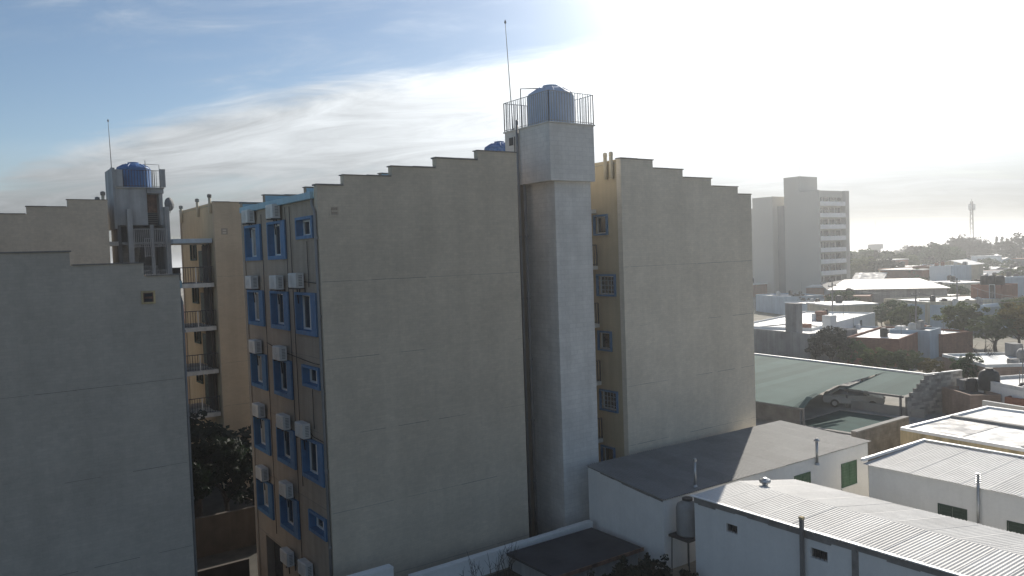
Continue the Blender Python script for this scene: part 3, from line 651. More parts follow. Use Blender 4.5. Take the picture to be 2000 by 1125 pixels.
def shutter_window(root, axis, x, a0, a1, z0, z1, m='green_shutter', leaves=2, slats=7):
    """window recess closed by slatted shutter leaves; axis 'x': wall plane x, facing -x; 'y': facing -y"""
    P = (lambda b, d0, d1, a, c, e, f: b.box(x+d0, x+d1, a, c, e, f)) if axis == 'x' else (lambda b, d0, d1, a, c, e, f: b.box(a, c, x+d0, x+d1, e, f))
    b = MB(); k = .05
    for (a, c, e, f) in ((a0, a0+k, z0, z1), (a1-k, a1, z0, z1), (a0+k, a1-k, z0, z0+k), (a0+k, a1-k, z1-k, z1)): P(b, -.025, .05, a, c, e, f)
    w = b.build('window', M[m], root)
    b = MB(); P(b, -.06, .0, a0-.06, a1+.06, z0-.07, z0-.003); b.build('sill', M['white_wall'], w)
    for i in range(leaves):
        c0 = a0+k+(a1-a0-2*k)*i/leaves; c1 = a0+k+(a1-a0-2*k)*(i+1)/leaves-.012
        b = MB()
        P(b, -.004, .03, c0, c1, z0+k, z1-k)
        for s in range(slats):
            zz = z0+k+.04+(z1-z0-2*k-.08)*s/slats; P(b, -.018, -.0042, c0+.04, c1-.04, zz, zz+(z1-z0)/slats*.6)
        b.build('shutter', M[m], w)
def roof_pipe(name, label, p, h, r, cap, m='galv', base=.12, group='flues on the white houses'):
    root = thing(name, p, 0, label, 'flue', group)
    MB().tube([(0, 0, -.02), (0, 0, h)], r, 10).build('pipe', M[m], root, smooth=True)
    MB().lathe(0, 0, [(r*2, -.02), (r*1.2, .08)], 10).build('collar', M[m], root)
    if cap == 'hat': MB().lathe(0, 0, [(r*1.2, h), (r*2.2, h+.02), (r*2.2, h+.05), (r*.3, h+.14)], 12).build('cap', M[m], root)
    elif cap == 'rings':
        for k in range(5): MB().lathe(0, 0, [(r*1.7, h-.4+k*.09), (r*1.7, h-.37+k*.09)], 12).build('ring', M[m], root)
    else: MB().lathe(0, 0, [(r*1.5, h), (r*1.5, h+.1), (r*.5, h+.14)], 12).build('cap', M[m], root)

def house_one():
    # corners of the walls
    nl, fl, fr, nr = (11.0, -5.75), (11.55, -.75), (24.75, -1.0), (24.75, -5.95); zn, zf = 5.2, 5.42
    root = thing('white_house', (nl[0], nl[1], G), 0, 'long white house with half-shaded sheet roof at the foot of the right-hand beige block', 'house', 'white houses with sheet roofs')
    L_ = lambda x, y, z: (x-nl[0], y-nl[1], z-G)
    b = MB(L_); q = [nl, nr, fr, fl]; tz = [zn, zn, zf, zf]
    for i in range(4):
        j = (i+1) % 4; b.quad((*q[i], 0), (*q[j], 0), (*q[j], tz[j]-.06), (*q[i], tz[i]-.06))
    b.build('walls', M['white_wall'], root)
    o = Vector(L_(nl[0]-.06, nl[1]-.10, zn)); 
    n = 13; rnd = random.Random(3)
    for i in range(n):
        t0, t1 = i/n, (i+1)/n+.004
        f0 = Vector((nl[0]-.06, nl[1]-.1, zn)).lerp(Vector((nr[0]+.12, nr[1]-.1, zn)), t0); f1 = Vector((nl[0]-.06, nl[1]-.1, zn)).lerp(Vector((nr[0]+.12, nr[1]-.1, zn)), t1)
        g0 = Vector((fl[0]-.06, fl[1]+.1, zf)).lerp(Vector((fr[0]+.12, fr[1]+.1, zf)), t0)
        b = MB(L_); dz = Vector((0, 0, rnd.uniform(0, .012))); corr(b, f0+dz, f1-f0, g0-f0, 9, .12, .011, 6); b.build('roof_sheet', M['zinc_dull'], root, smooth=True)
    # mortar along the left wall
    b = MB(); rnd = random.Random(5); p = 0
    d = Vector((fl[0]-nl[0], fl[1]-nl[1], zf-zn)); nrm = Vector((-d.y, d.x, 0)).normalized()
    while p < 1:
        e = min(1, p+rnd.uniform(.1, .2)); h = rnd.uniform(.03, .10); a = d*p+nrm*.015; c = d*e+nrm*.015; u = Vector((0, 0, zn-G-.03))
        b.quad(a+u-Vector((0, 0, h)), c+u-Vector((0, 0, h)), c+u, a+u); p = e
    b.build('mortar_band', M['mortar_grey'], root)
    def onw(px, py): # point on the near wall
        dd = FW+RT*((px-1000)/F_PX)-UP*((py-562.5)/F_PX); t = (-5.85-CAM.y)/dd.y; return CAM+dd*t
    for (xl, xr, yt, yb) in ((1640, 1670, 906, 940), (1550, 1582, 930, 965)):
        a, c = onw(xl, yt), onw(xr, yb)
        yy = -5.75-.2*((a.x+c.x)/2-nl[0])/13.75-nl[1]
        shutter_window(root, 'y', yy-.01, a.x-nl[0], c.x-nl[0], a.z-1.12-G, a.z-G)
    roof_pipe('flue_pipe', 'bright thin flue with round cap at the shadow edge of the long roof', (13.1, -5.5, 5.22), 1.02, .05, 'cap')
    roof_pipe('flue_pipe', 'grey flue on the wall top left of the green shutters', (20.6, -5.98, 4.85), 1.05, .06, 'hat')
house_one()

def house_two():
    ul, ur, vr, vn = 11.25, 17.4, -7.1, -19.5; zl, zm, zr = 5.58, 5.60, 4.98; um = 13.9
    root = thing('white_house', (ul, vr, G), 0, 'white house with bright ribbed sheet roof and two tiny windows, bottom right', 'house', 'white houses with sheet roofs')
    L_ = lambda x, y, z: (x-ul, y-vr, z-G)
    h1, h2 = (-9.05, -8.55, 4.66, 4.96), (-12.55, -11.95, 4.72, 5.05)
    b = MB(L_); wall_holes(b, 'x', ul, vn, vr, G, zl-.04, [h1, h2], .22)
    prof = [(ul, G), (ur, G), (ur, zr-.04), (um, zm-.04), (ul, zl-.04)]
    for y in (vr, vn): b.quad(*[(p[0], y, p[1]) for p in prof])
    b.quad((ur, vn, G), (ur, vr, G), (ur, vr, zr-.04), (ur, vn, zr-.04)); b.build('walls', M['white_wall'], root)
    for (p, q, r, s) in (h1, h2):
        b = MB(L_); k = .035
        for (a, c, d, e) in ((p, p+k, r, s), (q-k, q, r, s), (p+k, q-k, r, r+k), (p+k, q-k, s-k, s)): b.box(ul+.08, ul+.12, a, c, d, e)
        w = b.build('window', M['mortar_grey'], root); MB(L_).box(ul+.1, ul+.11, p+k, q-k, r+k, s-k).build('pane', M['glass'], w)
        b = MB(L_)
        for i in range(1, 4): y = p+(q-p)*i/4; b.box(ul+.05, ul+.065, y-.008, y+.008, r, s)
        b.build('grille', M['rail_dark'], w)
    n = 12; rnd = random.Random(9)
    for i in range(n):
        y0 = vr+.12-(vr+.12-vn)*i/n; y1 = vr+.12-(vr+.12-vn)*(i+1)/n-.05; dz = rnd.uniform(0, .012)
        b = MB(L_); corr(b, (ul-.1, y0, zl+dz), (0, y1-y0, 0), (um-ul+.1, 0, zm-zl), 9, .12, .013, 6); corr(b, (um, y0, zm+dz), (0, y1-y0, 0), (ur-um+.15, 0, zr-zm-.02), 9, .12, .013, 6)
        b.build('roof_sheet', M['zinc'], root, smooth=True)
    b = MB(L_); rnd = random.Random(2); lintel(b, 'x', ul, vn, vr, lambda p: zl-.03, rnd, .03); b.build('mortar_band', M['mortar_grey'], root)
    MB(L_).box(ul-.14, ul-.02, vn, -13.1, zl+.02, zl+.055).build('edge_trim', M['trim_white'], root)
    MB(L_).box(ul-.14, ul-.02, -13.06, vr+.1, zl+.02, zl+.05).build('edge_trim', M['trim_white'], root)
    MB(L_).box(ul-.045, ul-.001, -13.6, -13.4, G+.2, zl-.2).build('mortar_strip', M['mortar_grey'], root)
    r2 = thing('roof_ventilator', (14.35, -7.9, 5.52), 0, 'small round ventilator on the rear of the bright ribbed roof', 'ventilator')
    MB().lathe(0, 0, [(.11, -.02), (.11, .16)], 12).build('neck', M['galv'], r2); MB().lathe(0, 0, [(.2, .14), (.22, .2), (.2, .26), (.06, .33)], 14).build('cowl', M['galv'], r2)
    r3 = thing('wall_post', (ul-.16, -11.75, G), 0, 'grey square post against the white wall between tiny window and eave', 'post')
    MB().box(-.055, .055, -.055, .055, 0, 3.55).build('shaft', M['pole'], r3); MB().box(-.07, .07, -.07, .07, 3.55, 3.62).build('cap', M['ochre'], r3)
house_two()

def house_three():
    ul, ur, vr, vn = 21.75, 26.9, -7.75, -21; zl, zr = 5.0, 5.12
    root = thing('white_house', (ul, vr, G), 0, 'white house with dark green shutters and pipe, cut by right edge', 'house', 'white houses with sheet roofs')
    L_ = lambda x, y, z: (x-ul, y-vr, z-G)
    b = MB(L_); prof = [(ul, G), (ur, G), (ur, zr-.04), (ul, zl-.04)]
    for y in (vr, vn): b.quad(*[(p[0], y, p[1]) for p in prof])
    b.quad((ur, vn, G), (ur, vr, G), (ur, vr, zr-.04), (ur, vn, zr-.04)); b.quad((ul, vn, G), (ul, vr, G), (ul, vr, zl-.04), (ul, vn, zl-.04)); b.build('walls', M['white_wall'], root)
    n = 13
    for i in range(n):
        y0 = vr+.2-(vr+.2-vn)*i/n; y1 = vr+.2-(vr+.2-vn)*(i+1)/n-.05
        b = MB(L_); corr(b, (ul-.15, y0, zl+.01*(i % 2)), (0, y1-y0, 0), (ur-ul+.3, 0, zr-zl), 9, .12, .013, 6); b.build('roof_sheet', M['zinc'], root, smooth=True)
    MB(L_).box(ur+.02, ur+.2, vn, vr+.2, zr+.04, zr+.09).build('edge_trim', M['trim_white'], root)
    MB(L_).box(ul-.1, ur+.2, vr+.18, vr+.3, zr-.02, zr+.1).build('edge_trim', M['trim_white'], root)
    def onw(px, py):
        dd = FW+RT*((px-1000)/F_PX)-UP*((py-562.5)/F_PX); return CAM+dd*((ul-CAM.x)/dd.x)
    for (xl, xr, yt) in ((1832, 1889, 982), (1967, 2040, 1016)):
        a, c = onw(xl, yt), onw(xr, yt+12)
        shutter_window(root, 'x', -.01, c.y-vr, a.y-vr, a.z-1.15-G, a.z-G, 'green_dark')
    p = onw(1914, 1030); roof_pipe('flue_pipe', 'tall ringed flue standing against the dark-shuttered white wall', (ul-.12, p.y, G+.02), 3.15, .055, 'rings')
house_three()

def tank_stand():
    p = at(1338, 1100, G); root = thing('water_tank', (11.62, -6.42, G+.35), 0, 'grey water tank on iron stand between the two white houses', 'water tank')
    MB().lathe(0, 0, [(.42, 1.15), (.44, 1.2), (.44, 2.15), (.40, 2.3), (.2, 2.42), (.18, 2.46)], 24).build('body', M['grey_wall'], root, smooth=True)
    MB().lathe(0, 0, [(.2, 2.46), (.2, 2.54)], 16).build('lid', M['dark'], root)
    MB().box(-.55, .5, -.5, .5, 1.05, 1.14).build('platform', M['rail_dark'], root)
    for sx in (-.45, .42):
        for sy in (-.42, .42): MB().tube([(sx, sy, 1.05), (sx*1.05, sy*1.05, -.35)], .025, 6).build('leg', M['rail_dark'], root)
tank_stand()

# ------------------------------------------------------------------ carport, pool, cars, block wall
def carport():
    root = thing('carport', (35.1, 4.6, G), 0, 'large pale green sheet carport roof beside the right-hand beige block', 'carport')
    L_ = lambda x, y, z: (x-35.1, y-4.6, z-G)
    zf = lambda u: 3.9+(u-35)*.6/15
    zu = lambda u: 3.9 if u < 43.5 else 3.9
    def strip(v0, v1, u0, u1, nm='roof_sheet'):
        b = MB(L_); z0 = 3.9 if u0 > 40 else 3.88; z1 = 4.5
        corr(b, (u0, v0, z0), (0, v1-v0+.04, 0), (u1-u0, 0, z1-z0), (v1-v0)/.2, .2, .007); b.build(nm, M['zinc_green'], root, smooth=True)
    v = 7.0
    while v < 24: strip(v, v+1.0, 35.0, 49.6+(v-3)*.09); v += 1
    v = 2.4
    while v < 6.9: strip(v, min(v+1, 7.0), 43.5, 49.4+(v-3)*.09); v += 1
    for k in range(6):
        v0 = 4.6+k*.4; strip(v0, v0+.4, 35.02, 35.3+(v0+.2-4.6)/2.3*8.1)
    MB(L_).prism([(49.4, 2.4), (49.55, 2.4), (51.6, 24), (51.45, 24)], 'z', 4.5, 4.62).build('ridge_trim', M['trim_white'], root)
    for (x, y) in ((35.2, 4.75), (43.6, 6.8), (43.6, 2.7), (35.2, 11), (49, 3.4), (49.3, 9), (35.2, 18), (49.5, 18)):
        MB(L_).box(x-.06, x+.06, y-.06, y+.06, G, 3.86 if x < 45 else 4.42).build('post', M['pole'], root)
    MB(L_).box(34.98, 35.06, 4.6, 24, 3.72, 3.85).build('beam', M['pole'], root); MB(L_).box(43.42, 43.5, 2.4, 6.9, 3.74, 3.86).build('beam', M['pole'], root)
carport()
def pool():
    root = thing('swimming_pool', (36.4, 1.2, G), R(4), 'dark green pool in the yard in front of the carport', 'pool')
    MB().box(0, 6.3, 0, 5.0, .004, .03).build('water', M['tarp'], root)
    for (a, b_, c, d) in ((-.35, 6.65, -.35, 0), (-.35, 6.65, 5.0, 5.35), (-.35, 0, 0, 5), (6.3, 6.65, 0, 5)): MB().box(a, b_, c, d, .002, .09).build('edge', M['concrete'], root)
pool()
MB().box(29, 56, .2, 26, G+.004, G+.012).build('patio', M['concrete']); bpy.data.objects['patio']['kind'] = 'structure'
wall('garden_wall', 'grey low wall left of the dark pool, under the carport edge', (36.2, 5.6), (36.2, 9.5), .2, G, 3.5, 'block_grey')
wall('garden_wall', 'light low wall running behind the dark pool', (43.6, 6.5), (43.9, 1.2), .2, G, 3.0, 'concrete')
def car(loc, rz, m, label):
    root = thing('parked_car', loc, rz, label, 'car', 'cars under the carport')
    body = [(-2.05, .35), (2.05, .35), (2.12, .6), (2.0, .85), (1.05, .95), (.45, 1.42), (-1.0, 1.46), (-1.75, 1.0), (-2.1, .9), (-2.15, .55)]
    b = MB(); lo = [(p[0], p[1]) for p in body]
    ws = [.80 if z < 1.0 else .62 for (_, z) in body]; n = len(body)
    vs_ = [(x, -w, z) for (x, z), w in zip(body, ws)]+[(x, w, z) for (x, z), w in zip(body, ws)]
    b.add(vs_, [tuple(range(n)), tuple(range(n, 2*n))[::-1]]+[(i, n+i, n+(i+1) % n, (i+1) % n) for i in range(n)]); b.build('body', M[m], root)
    for s in (-1, 1):
        b = MB(); b.add([(.95, s*.815, .98), (.42, s*.665, 1.36), (-.95, s*.66, 1.39), (-1.5, s*.815, 1.0)], [(0, 1, 2, 3)]); b.build('side_window', M['glass'], root)
        for x in (-1.3, 1.3):
            w = MB().lathe(x, .32, [(.31, s*.83), (.31, s*.62)], 18, 'y').build('wheel', M['tyre'], root); MB().lathe(x, .32, [(.18, s*.84), (.12, s*.835)], 12, 'y').build('rim', M['galv'], w)
        MB().box(2.06, 2.13, s*.62-.14, s*.62+.14, .6, .74).build('headlight', M['white_frame'], root); MB().box(-2.16, -2.09, s*.62-.12, s*.62+.12, .62, .82).build('tail_light', M['red_paint'], root)
    MB().add([(1.07, -.7, .99), (.5, -.56, 1.40), (.5, .56, 1.40), (1.07, .7, .99)], [(0, 1, 2, 3)]).build('windscreen', M['glass'], root)
    MB().add([(-1.07, -.56, 1.45), (-1.76, -.7, 1.03), (-1.76, .7, 1.03), (-1.07, .56, 1.45)], [(0, 1, 2, 3)]).build('rear_window', M['glass'], root)
_c = at(1668, 779, 3.0); car((_c.x, _c.y, G+.02), R(-62), 'car_white', 'white car parked under the carport behind the pool')
car((39.5, 12.6, G+.02), R(95), 'car_dark', 'dark car parked in deep shade under the carport, left')

def block_wall():
    p, q = Vector((43.5, 2.15)), Vector((48.75, .9)); d = q-p; L = d.length
    root = thing('block_wall', (p.x, p.y, G), math.atan2(d.y, d.x), 'grey concrete block wall with stepped top right of the carport', 'wall')
    top = lambda x: 1.45+min(1.35, max(0, math.floor(x/.36)*.27))+(.05 if x > 3 else 0)
    b = MB(); x = 0
    while x < L: e = min(L, x+.36); b.box(x, e, .015, .18, 0, top(x+.01)-.03); x = e
    b.build('mortar', M['mortar_grey'], root)
    ms = [MB().box(0, .375, 0, .195, 0, .178).mesh('concrete_block', M['block_grey']), MB().box(0, .183, 0, .195, 0, .178).mesh('concrete_block', M['block_grey'])]
    rnd = random.Random(4); r = 0; z = 0
    while z < 3.0:
        x = -.19 if r % 2 else 0
        while x < L-.1:
            half = x < 0; xx = max(0, x); w = .183 if half else .375
            if z+.19 <= top(xx+.02)+.02 and xx+w <= L+.05: link('concrete_block', ms[1 if half else 0], root, (xx, rnd.uniform(-.012, .004), z))
            x += .386
        z += .19; r += 1
    MB().box(1.8, 3.2, -.03, .22, 2.84, 2.9).build('coping', M['rooftop_white'], root); MB().box(3.5, L, -.03, .22, 2.84, 2.9).build('coping', M['rooftop_white'], root)
block_wall()
wall('stone_wall', 'brownish rough wall behind the right end of the long white house', (30.2, -2.05), (36.0, -1.95), .3, G, 4.1, 'stone', 'concrete')

def ochre_house():
    root = thing('flat_roofed_house', (30.9, -4.2, G), R(-3), 'ochre stained house with flat white roof at right edge', 'house')
    W, D, H = 9.0, 20.0, 2.1
    MB().box(0, W, -D, 0, 0, H).build('walls', M['ochre'], root)
    MB().box(.2, W-.2, -D+.2, -.2, H+.002, H+.05).build('roof', M['rooftop_white'], root)
    MB().box(.2, 4.5, -3.0, -.2, H+.052, H+.07).build('roof_patch', M['rooftop_grey'], root)
    for (a, b_, c, d) in ((0, .2, -D, 0), (W-.2, W, -D, 0), (.2, W-.2, -.2, 0), (.2, W-.2, -D, -D+.2)): MB().box(a, b_, c, d, H+.001, H+.16).build('parapet', M['trim_white'], root)
    MB().box(.2, W-.2, -6.3, -6.0, H+.06, H+.2).build('roof_kerb', M['concrete'], root)
    MB().box(4.6, 4.9, -6.0, -.2, H+.06, H+.2).build('roof_kerb', M['concrete'], root)
ochre_house()

# ------------------------------------------------------------------ neighbourhood houses
def windows_on(root, W, H, specs, m='dark'):
    for (x, z, w, h) in specs:
        b = MB(); k = .06
        for (a, c, d, e) in ((x-k, x, z-k, z+h+k), (x+w, x+w+k, z-k, z+h+k), (x, x+w, z-k, z), (x, x+w, z+h, z+h+k)): b.box(a, c, -.05, .02, d, e)
        f = b.build('window', M['white_frame'], root); MB().box(x, x+w, -.012, .01, z, z+h).build('pane', M['glass'], f)
def flat_house_at(p, d, z, depth, wallm, roofm, label, name='flat_roofed_house', wins=(), par=.25, cat='house', group='houses of the neighbourhood', extra=None, parm=None, base=G):
    W = d.length; H = z-base
    root = thing(name, (p.x, p.y, base), math.atan2(d.y, d.x), label, cat, group)
    MB().box(0, W, 0, depth, 0, H-par).build('walls', M[wallm], root)
    MB().box(.15, W-.15, .15, depth-.15, H-par+.002, H-par+.05).build('roof', M[roofm], root)
    for (a, b_, c, e) in ((0, W, 0, .15), (0, W, depth-.15, depth), (0, .15, .15, depth-.15), (W-.15, W, .15, depth-.15)): MB().box(a, b_, c, e, H-par+.001, H).build('parapet', M[parm or wallm], root)
    windows_on(root, W, H, [(x*W, zz, w, h) for (x, zz, w, h) in wins])
    if extra: extra(root, W, depth, H)
    rc = random.Random(label)
    for i in range(rc.randint(2, 5)):
        x, y = rc.uniform(.12, .88)*W, rc.uniform(.15, .85)*depth; k = rc.random(); zz = H-par+.05
        if k < .3: MB().lathe(x, y, [(.38, zz), (.4, zz+.7), (.25, zz+.9), (.1, zz+.95)], 12).build('roof_tank', M[rc.choice(('dark', 'grey_wall', 'slab_white'))], root)
        elif k < .55: MB().box(x, x+rc.uniform(.4, 1.0), y, y+rc.uniform(.4, .9), zz, zz+rc.uniform(.3, 1.0)).build('roof_box', M[rc.choice(('grey_wall', 'brick', 'white_wall'))], root)
        elif k < .8: MB().tube([(x, y, zz), (x, y, zz+rc.uniform(1.2, 2.6))], .03, 5).build('aerial', M['pole'], root)
        else: MB().box(x, min(W-.2, x+rc.uniform(1, 3)), y, y+.12, zz, zz+.18).build('roof_kerb', M['grey_wall'], root)
    return root
def flat_house(xl, yl, xr, yr, z, depth, *a, **k):
    p, q = at(xl, yl, z), at(xr, yr, z); d = q-p; d.z = 0
    return flat_house_at(p, d, z, depth, *a, **k)
def gable_house(p, rz, W, D, H, rise, wallm, roofm, label, name='pitched_roof_house', group='houses of the neighbourhood', cat='house', wins=(), ridge='x', over=.3):
    root = thing(name, p, rz, label, cat, group)
    b = MB()
    if ridge == 'x':
        b.prism([(0, 0), (D, 0), (D, H), (D/2, H+rise), (0, H)], 'x', 0, W); b.build('walls', M[wallm], root)
        for s in (0, 1):
            y0, y1 = (-over, D/2) if s == 0 else (D+over, D/2); z0 = H-rise*over/(D/2)
            r = MB(); r.add([(-over, y0, z0+.02), (W+over, y0, z0+.02), (W+over, y1, H+rise+.02), (-over, y1, H+rise+.02), (-over, y0, z0+.10), (W+over, y0, z0+.10), (W+over, y1, H+rise+.10), (-over, y1, H+rise+.10)], [(0, 1, 2, 3), (4, 5, 6, 7), (0, 1, 5, 4), (1, 2, 6, 5), (3, 0, 4, 7)])
            r.build('roof', M[roofm], root)
    else:
        b.prism([(0, 0), (W, 0), (W, H), (W/2, H+rise), (0, H)], 'y', 0, D); b.build('walls', M[wallm], root)
        for s in (0, 1):
            x0, x1 = (-over, W/2) if s == 0 else (W+over, W/2); z0 = H-rise*over/(W/2)
            r = MB(); r.add([(x0, -over, z0+.02), (x0, D+over, z0+.02), (x1, D+over, H+rise+.02), (x1, -over, H+rise+.02), (x0, -over, z0+.1), (x0, D+over, z0+.1), (x1, D+over, H+rise+.1), (x1, -over, H+rise+.1)], [(0, 1, 2, 3), (4, 5, 6, 7), (0, 1, 5, 4), (1, 2, 6, 5), (3, 0, 4, 7)])
            r.build('roof', M[roofm], root)
    windows_on(root, W, H, wins)
    return root
def chim(xf, yf, w, d, h, m='grey_wall', nm='chimney'):
    return lambda root, W, D, H: MB().box(xf*W, xf*W+w, yf*D, yf*D+d, H-.2, H+h).build(nm, M[m], root)
def many(*fs):
    def f(root, W, D, H):
        for g in fs: g(root, W, D, H)
    return f
def drum(xf, yf, r, h, m='dark', z=0):
    return lambda root, W, D, H: MB().lathe(xf*W, yf*D, [(r, H+z-.2), (r, H+z+h*.8), (r*.8, H+z+h), (r*.25, H+z+h+.08)], 16).build('roof_tank', M[m], root, smooth=True)

flat_house(1452, 640, 1582, 652, 5.6, 7, 'grey_wall', 'rooftop_white', 'dark grey rough-walled house with chimneys beyond the carport', extra=many(chim(.62, .05, 1.5, .9, 3.0), chim(.84, .5, 1.1, .9, 1.6, 'white_wall')))
flat_house(1586, 641, 1709, 610, 5.7, 9, 'white_wall', 'rooftop_white', 'white flat-roofed house with tall corner window beyond the carport', wins=((.45, .9, 1.3, 1.4), (.62, .9, .8, 1.4), (.72, 1.2, .9, 1.6)), extra=chim(.5, .3, 1.2, 1.0, .9, 'brick'))
flat_house(1700, 652, 1762, 640, 4.6, 6, 'pale_blue', 'rooftop_grey', 'pale blue low house left of the red brick wall', wins=((.3, .8, 1, 1),))
flat_house(1757, 662, 1816, 640, 5.2, 5, 'brick', 'rooftop_white', 'red brick house side with white roof right of the pale blue house')
flat_house(1816, 646, 1838, 640, 5.4, 4, 'pale_blue', 'rooftop_white', 'narrow pale blue house front beside the red brick side')
flat_house(1842, 653, 1900, 646, 4.8, 8, 'brick', 'rooftop_white', 'low brick house with white roof left of the yellowish tree')
flat_house(1840, 691, 1925, 712, 4.9, 9, 'brick_pale', 'rooftop_white', 'brownish house with broad white terrace roof behind the bare tree', parm='rooftop_white', wins=((.5, .6, 1.0, 1.0),), extra=many(chim(.1, .55, 1.2, .8, .9, 'grey_wall'), chim(.5, .8, .8, .8, .5, 'brick')))
flat_house(1900, 738, 2040, 765, 5.0, 6, 'white_wall', 'rooftop_white', 'white sloping terrace house behind the black tank', parm='rooftop_white')
flat_house(1895, 772, 1955, 770, 4.3, 3.5, 'brick_pale', 'rooftop_dark', 'small brown shed with dark roof below the black tank', name='garden_shed', cat='shed')
flat_house(1962, 775, 2020, 782, 4.3, 3, 'brick', 'rooftop_white', 'little red brick shed right of the brown shed', name='garden_shed', cat='shed')
wall('garden_wall', 'plain white garden wall at the right edge below the sheds', at(1918, 782, 4.4).to_2d(), at(2030, 800, 4.4).to_2d(), .2, G, 4.4, 'white_wall')
def black_tank():
    p = at(1932, 760, 4.35); root = thing('water_tank', (p.x, p.y, 4.32), 0, 'black domed water tank standing on the small brown shed', 'water tank')
    MB().lathe(0, 0, [(.62, 0), (.66, .1), (.66, .95), (.55, 1.25), (.25, 1.42)], 20).build('body', M['dark'], root, smooth=True); MB().lathe(0, 0, [(.25, 1.42), (.25, 1.5)], 14).build('lid', M['dark'], root)
black_tank()
flat_house(1726, 583, 1812, 590, 6.2, 14, 'cream', 'rooftop_white', 'cream house with long pale roof in front of the warehouse', wins=((.18, .6, 1.4, 1.4), (.6, 1.6, 1.5, 1.4)))
flat_house(1812, 591, 1900, 600, 5.6, 9, 'pale_blue', 'rooftop_white', 'pale blue house with white roof right of the cream house', wins=((.68, .5, 2.6, 1.6),))
flat_house(1900, 598, 1974, 588, 5.8, 9, 'pale_blue', 'rooftop_white', 'bluish grey house front below the brick tank house', wins=((.25, .6, 1.2, 1.4),))
def flat_house_D(xl, xr, y, D, turn, depth, *a, **k):
    p = atD(xl, y, D); q = atD(xr, y, D*(1+turn)); w = q-p; w.z = 0; z = p.z
    return flat_house_at(p, w, z, depth, *a, **k)
flat_house_D(1896, 1956, 556, 118, -.03, 5, 'brick', 'rooftop_grey', 'red brick upper house carrying three dark water tanks', extra=many(drum(.3, .3, .6, 1.3), drum(.55, .3, .6, 1.3), drum(.8, .3, .6, 1.3)), wins=((.62, 3.6, .7, 2.0),))
flat_house_D(1828, 1854, 519, 176, -.02, 6, 'pale_blue', 'rooftop_white', 'pale boxy house above the bright warehouse roof', wins=((.5, 3, .9, .9),))
flat_house_D(1855, 1868, 519, 172, .03, 4, 'white_wall', 'rooftop_white', 'small white house with dark opening beside the pale boxy house', wins=((.15, 4.2, 1.2, 1.6),))
flat_house_D(1782, 1827, 520, 184, -.02, 9, 'brick', 'rooftop_white', 'long brick house left of the pale boxy house')
flat_house_D(1962, 2050, 541, 140, -.05, 14, 'pale_blue', 'rooftop_white', 'large pale-roofed hall at the right edge beyond the brick tanks')
flat_house(1600, 566, 1700, 578, 5.4, 8, 'grey_wall', 'rooftop_dark', 'low dark house at the foot of the distant tower block')
flat_house(1476, 575, 1530, 580, 5.6, 8, 'pale_blue', 'rooftop_grey', 'bluish low house left of the foot of the distant tower block')
flat_house(1530, 590, 1620, 596, 5.2, 8, 'pale_blue', 'rooftop_grey', 'dim blue-grey house below the distant tower block')
# warehouse with bright hipped roof
def warehouse():
    p = at(1622, 566, 7.0); q = at(1850, 562, 7.0); d = q-p; d.z = 0; W = d.length
    root = thing('warehouse', (p.x, p.y, G), math.atan2(d.y, d.x), 'long warehouse with bright hipped sheet roof before the distant town', 'warehouse', None)
    H, D, r = 4.6, 22, 1.2
    MB().box(0, W, 0, D, 0, H).build('walls', M['grey_wall'], root)
    e = .5; a = [(-e, -e, H), (W+e, -e, H), (W+e, D+e, H), (-e, D+e, H)]; k = W*.17; b0, b1 = (k, D/2, H+r), (W-k*.8, D/2, H+r)
    MB().quad(a[0], a[1], b1, b0).build('roof', M['zinc'], root); MB().quad(a[1], a[2], b1).build('roof', M['rooftop_dark'], root); MB().quad(a[2], a[3], b0, b1).build('roof', M['zinc'], root); MB().quad(a[3], a[0], b0).build('roof', M['rooftop_dark'], root)  # end hips coloured dark to stand for planes the sun misses
warehouse()
# sunlit orange house seen through the slit beside the yellow block
def slit_houses():
    p = atD(352, 640, 78); gable_house((p.x-1.0, p.y, 0.1), R(-52), 11, 8, 9.5, 1.2, 'warm_wall', 'tile', 'orange sunlit house glimpsed between the left and yellow blocks', wins=((2, 5.5, 1.2, 1.4), (5, 5.5, 1.2, 1.4), (2, 2, 1.2, 1.4), (5, 2, 1.2, 1.4)))
slit_houses()

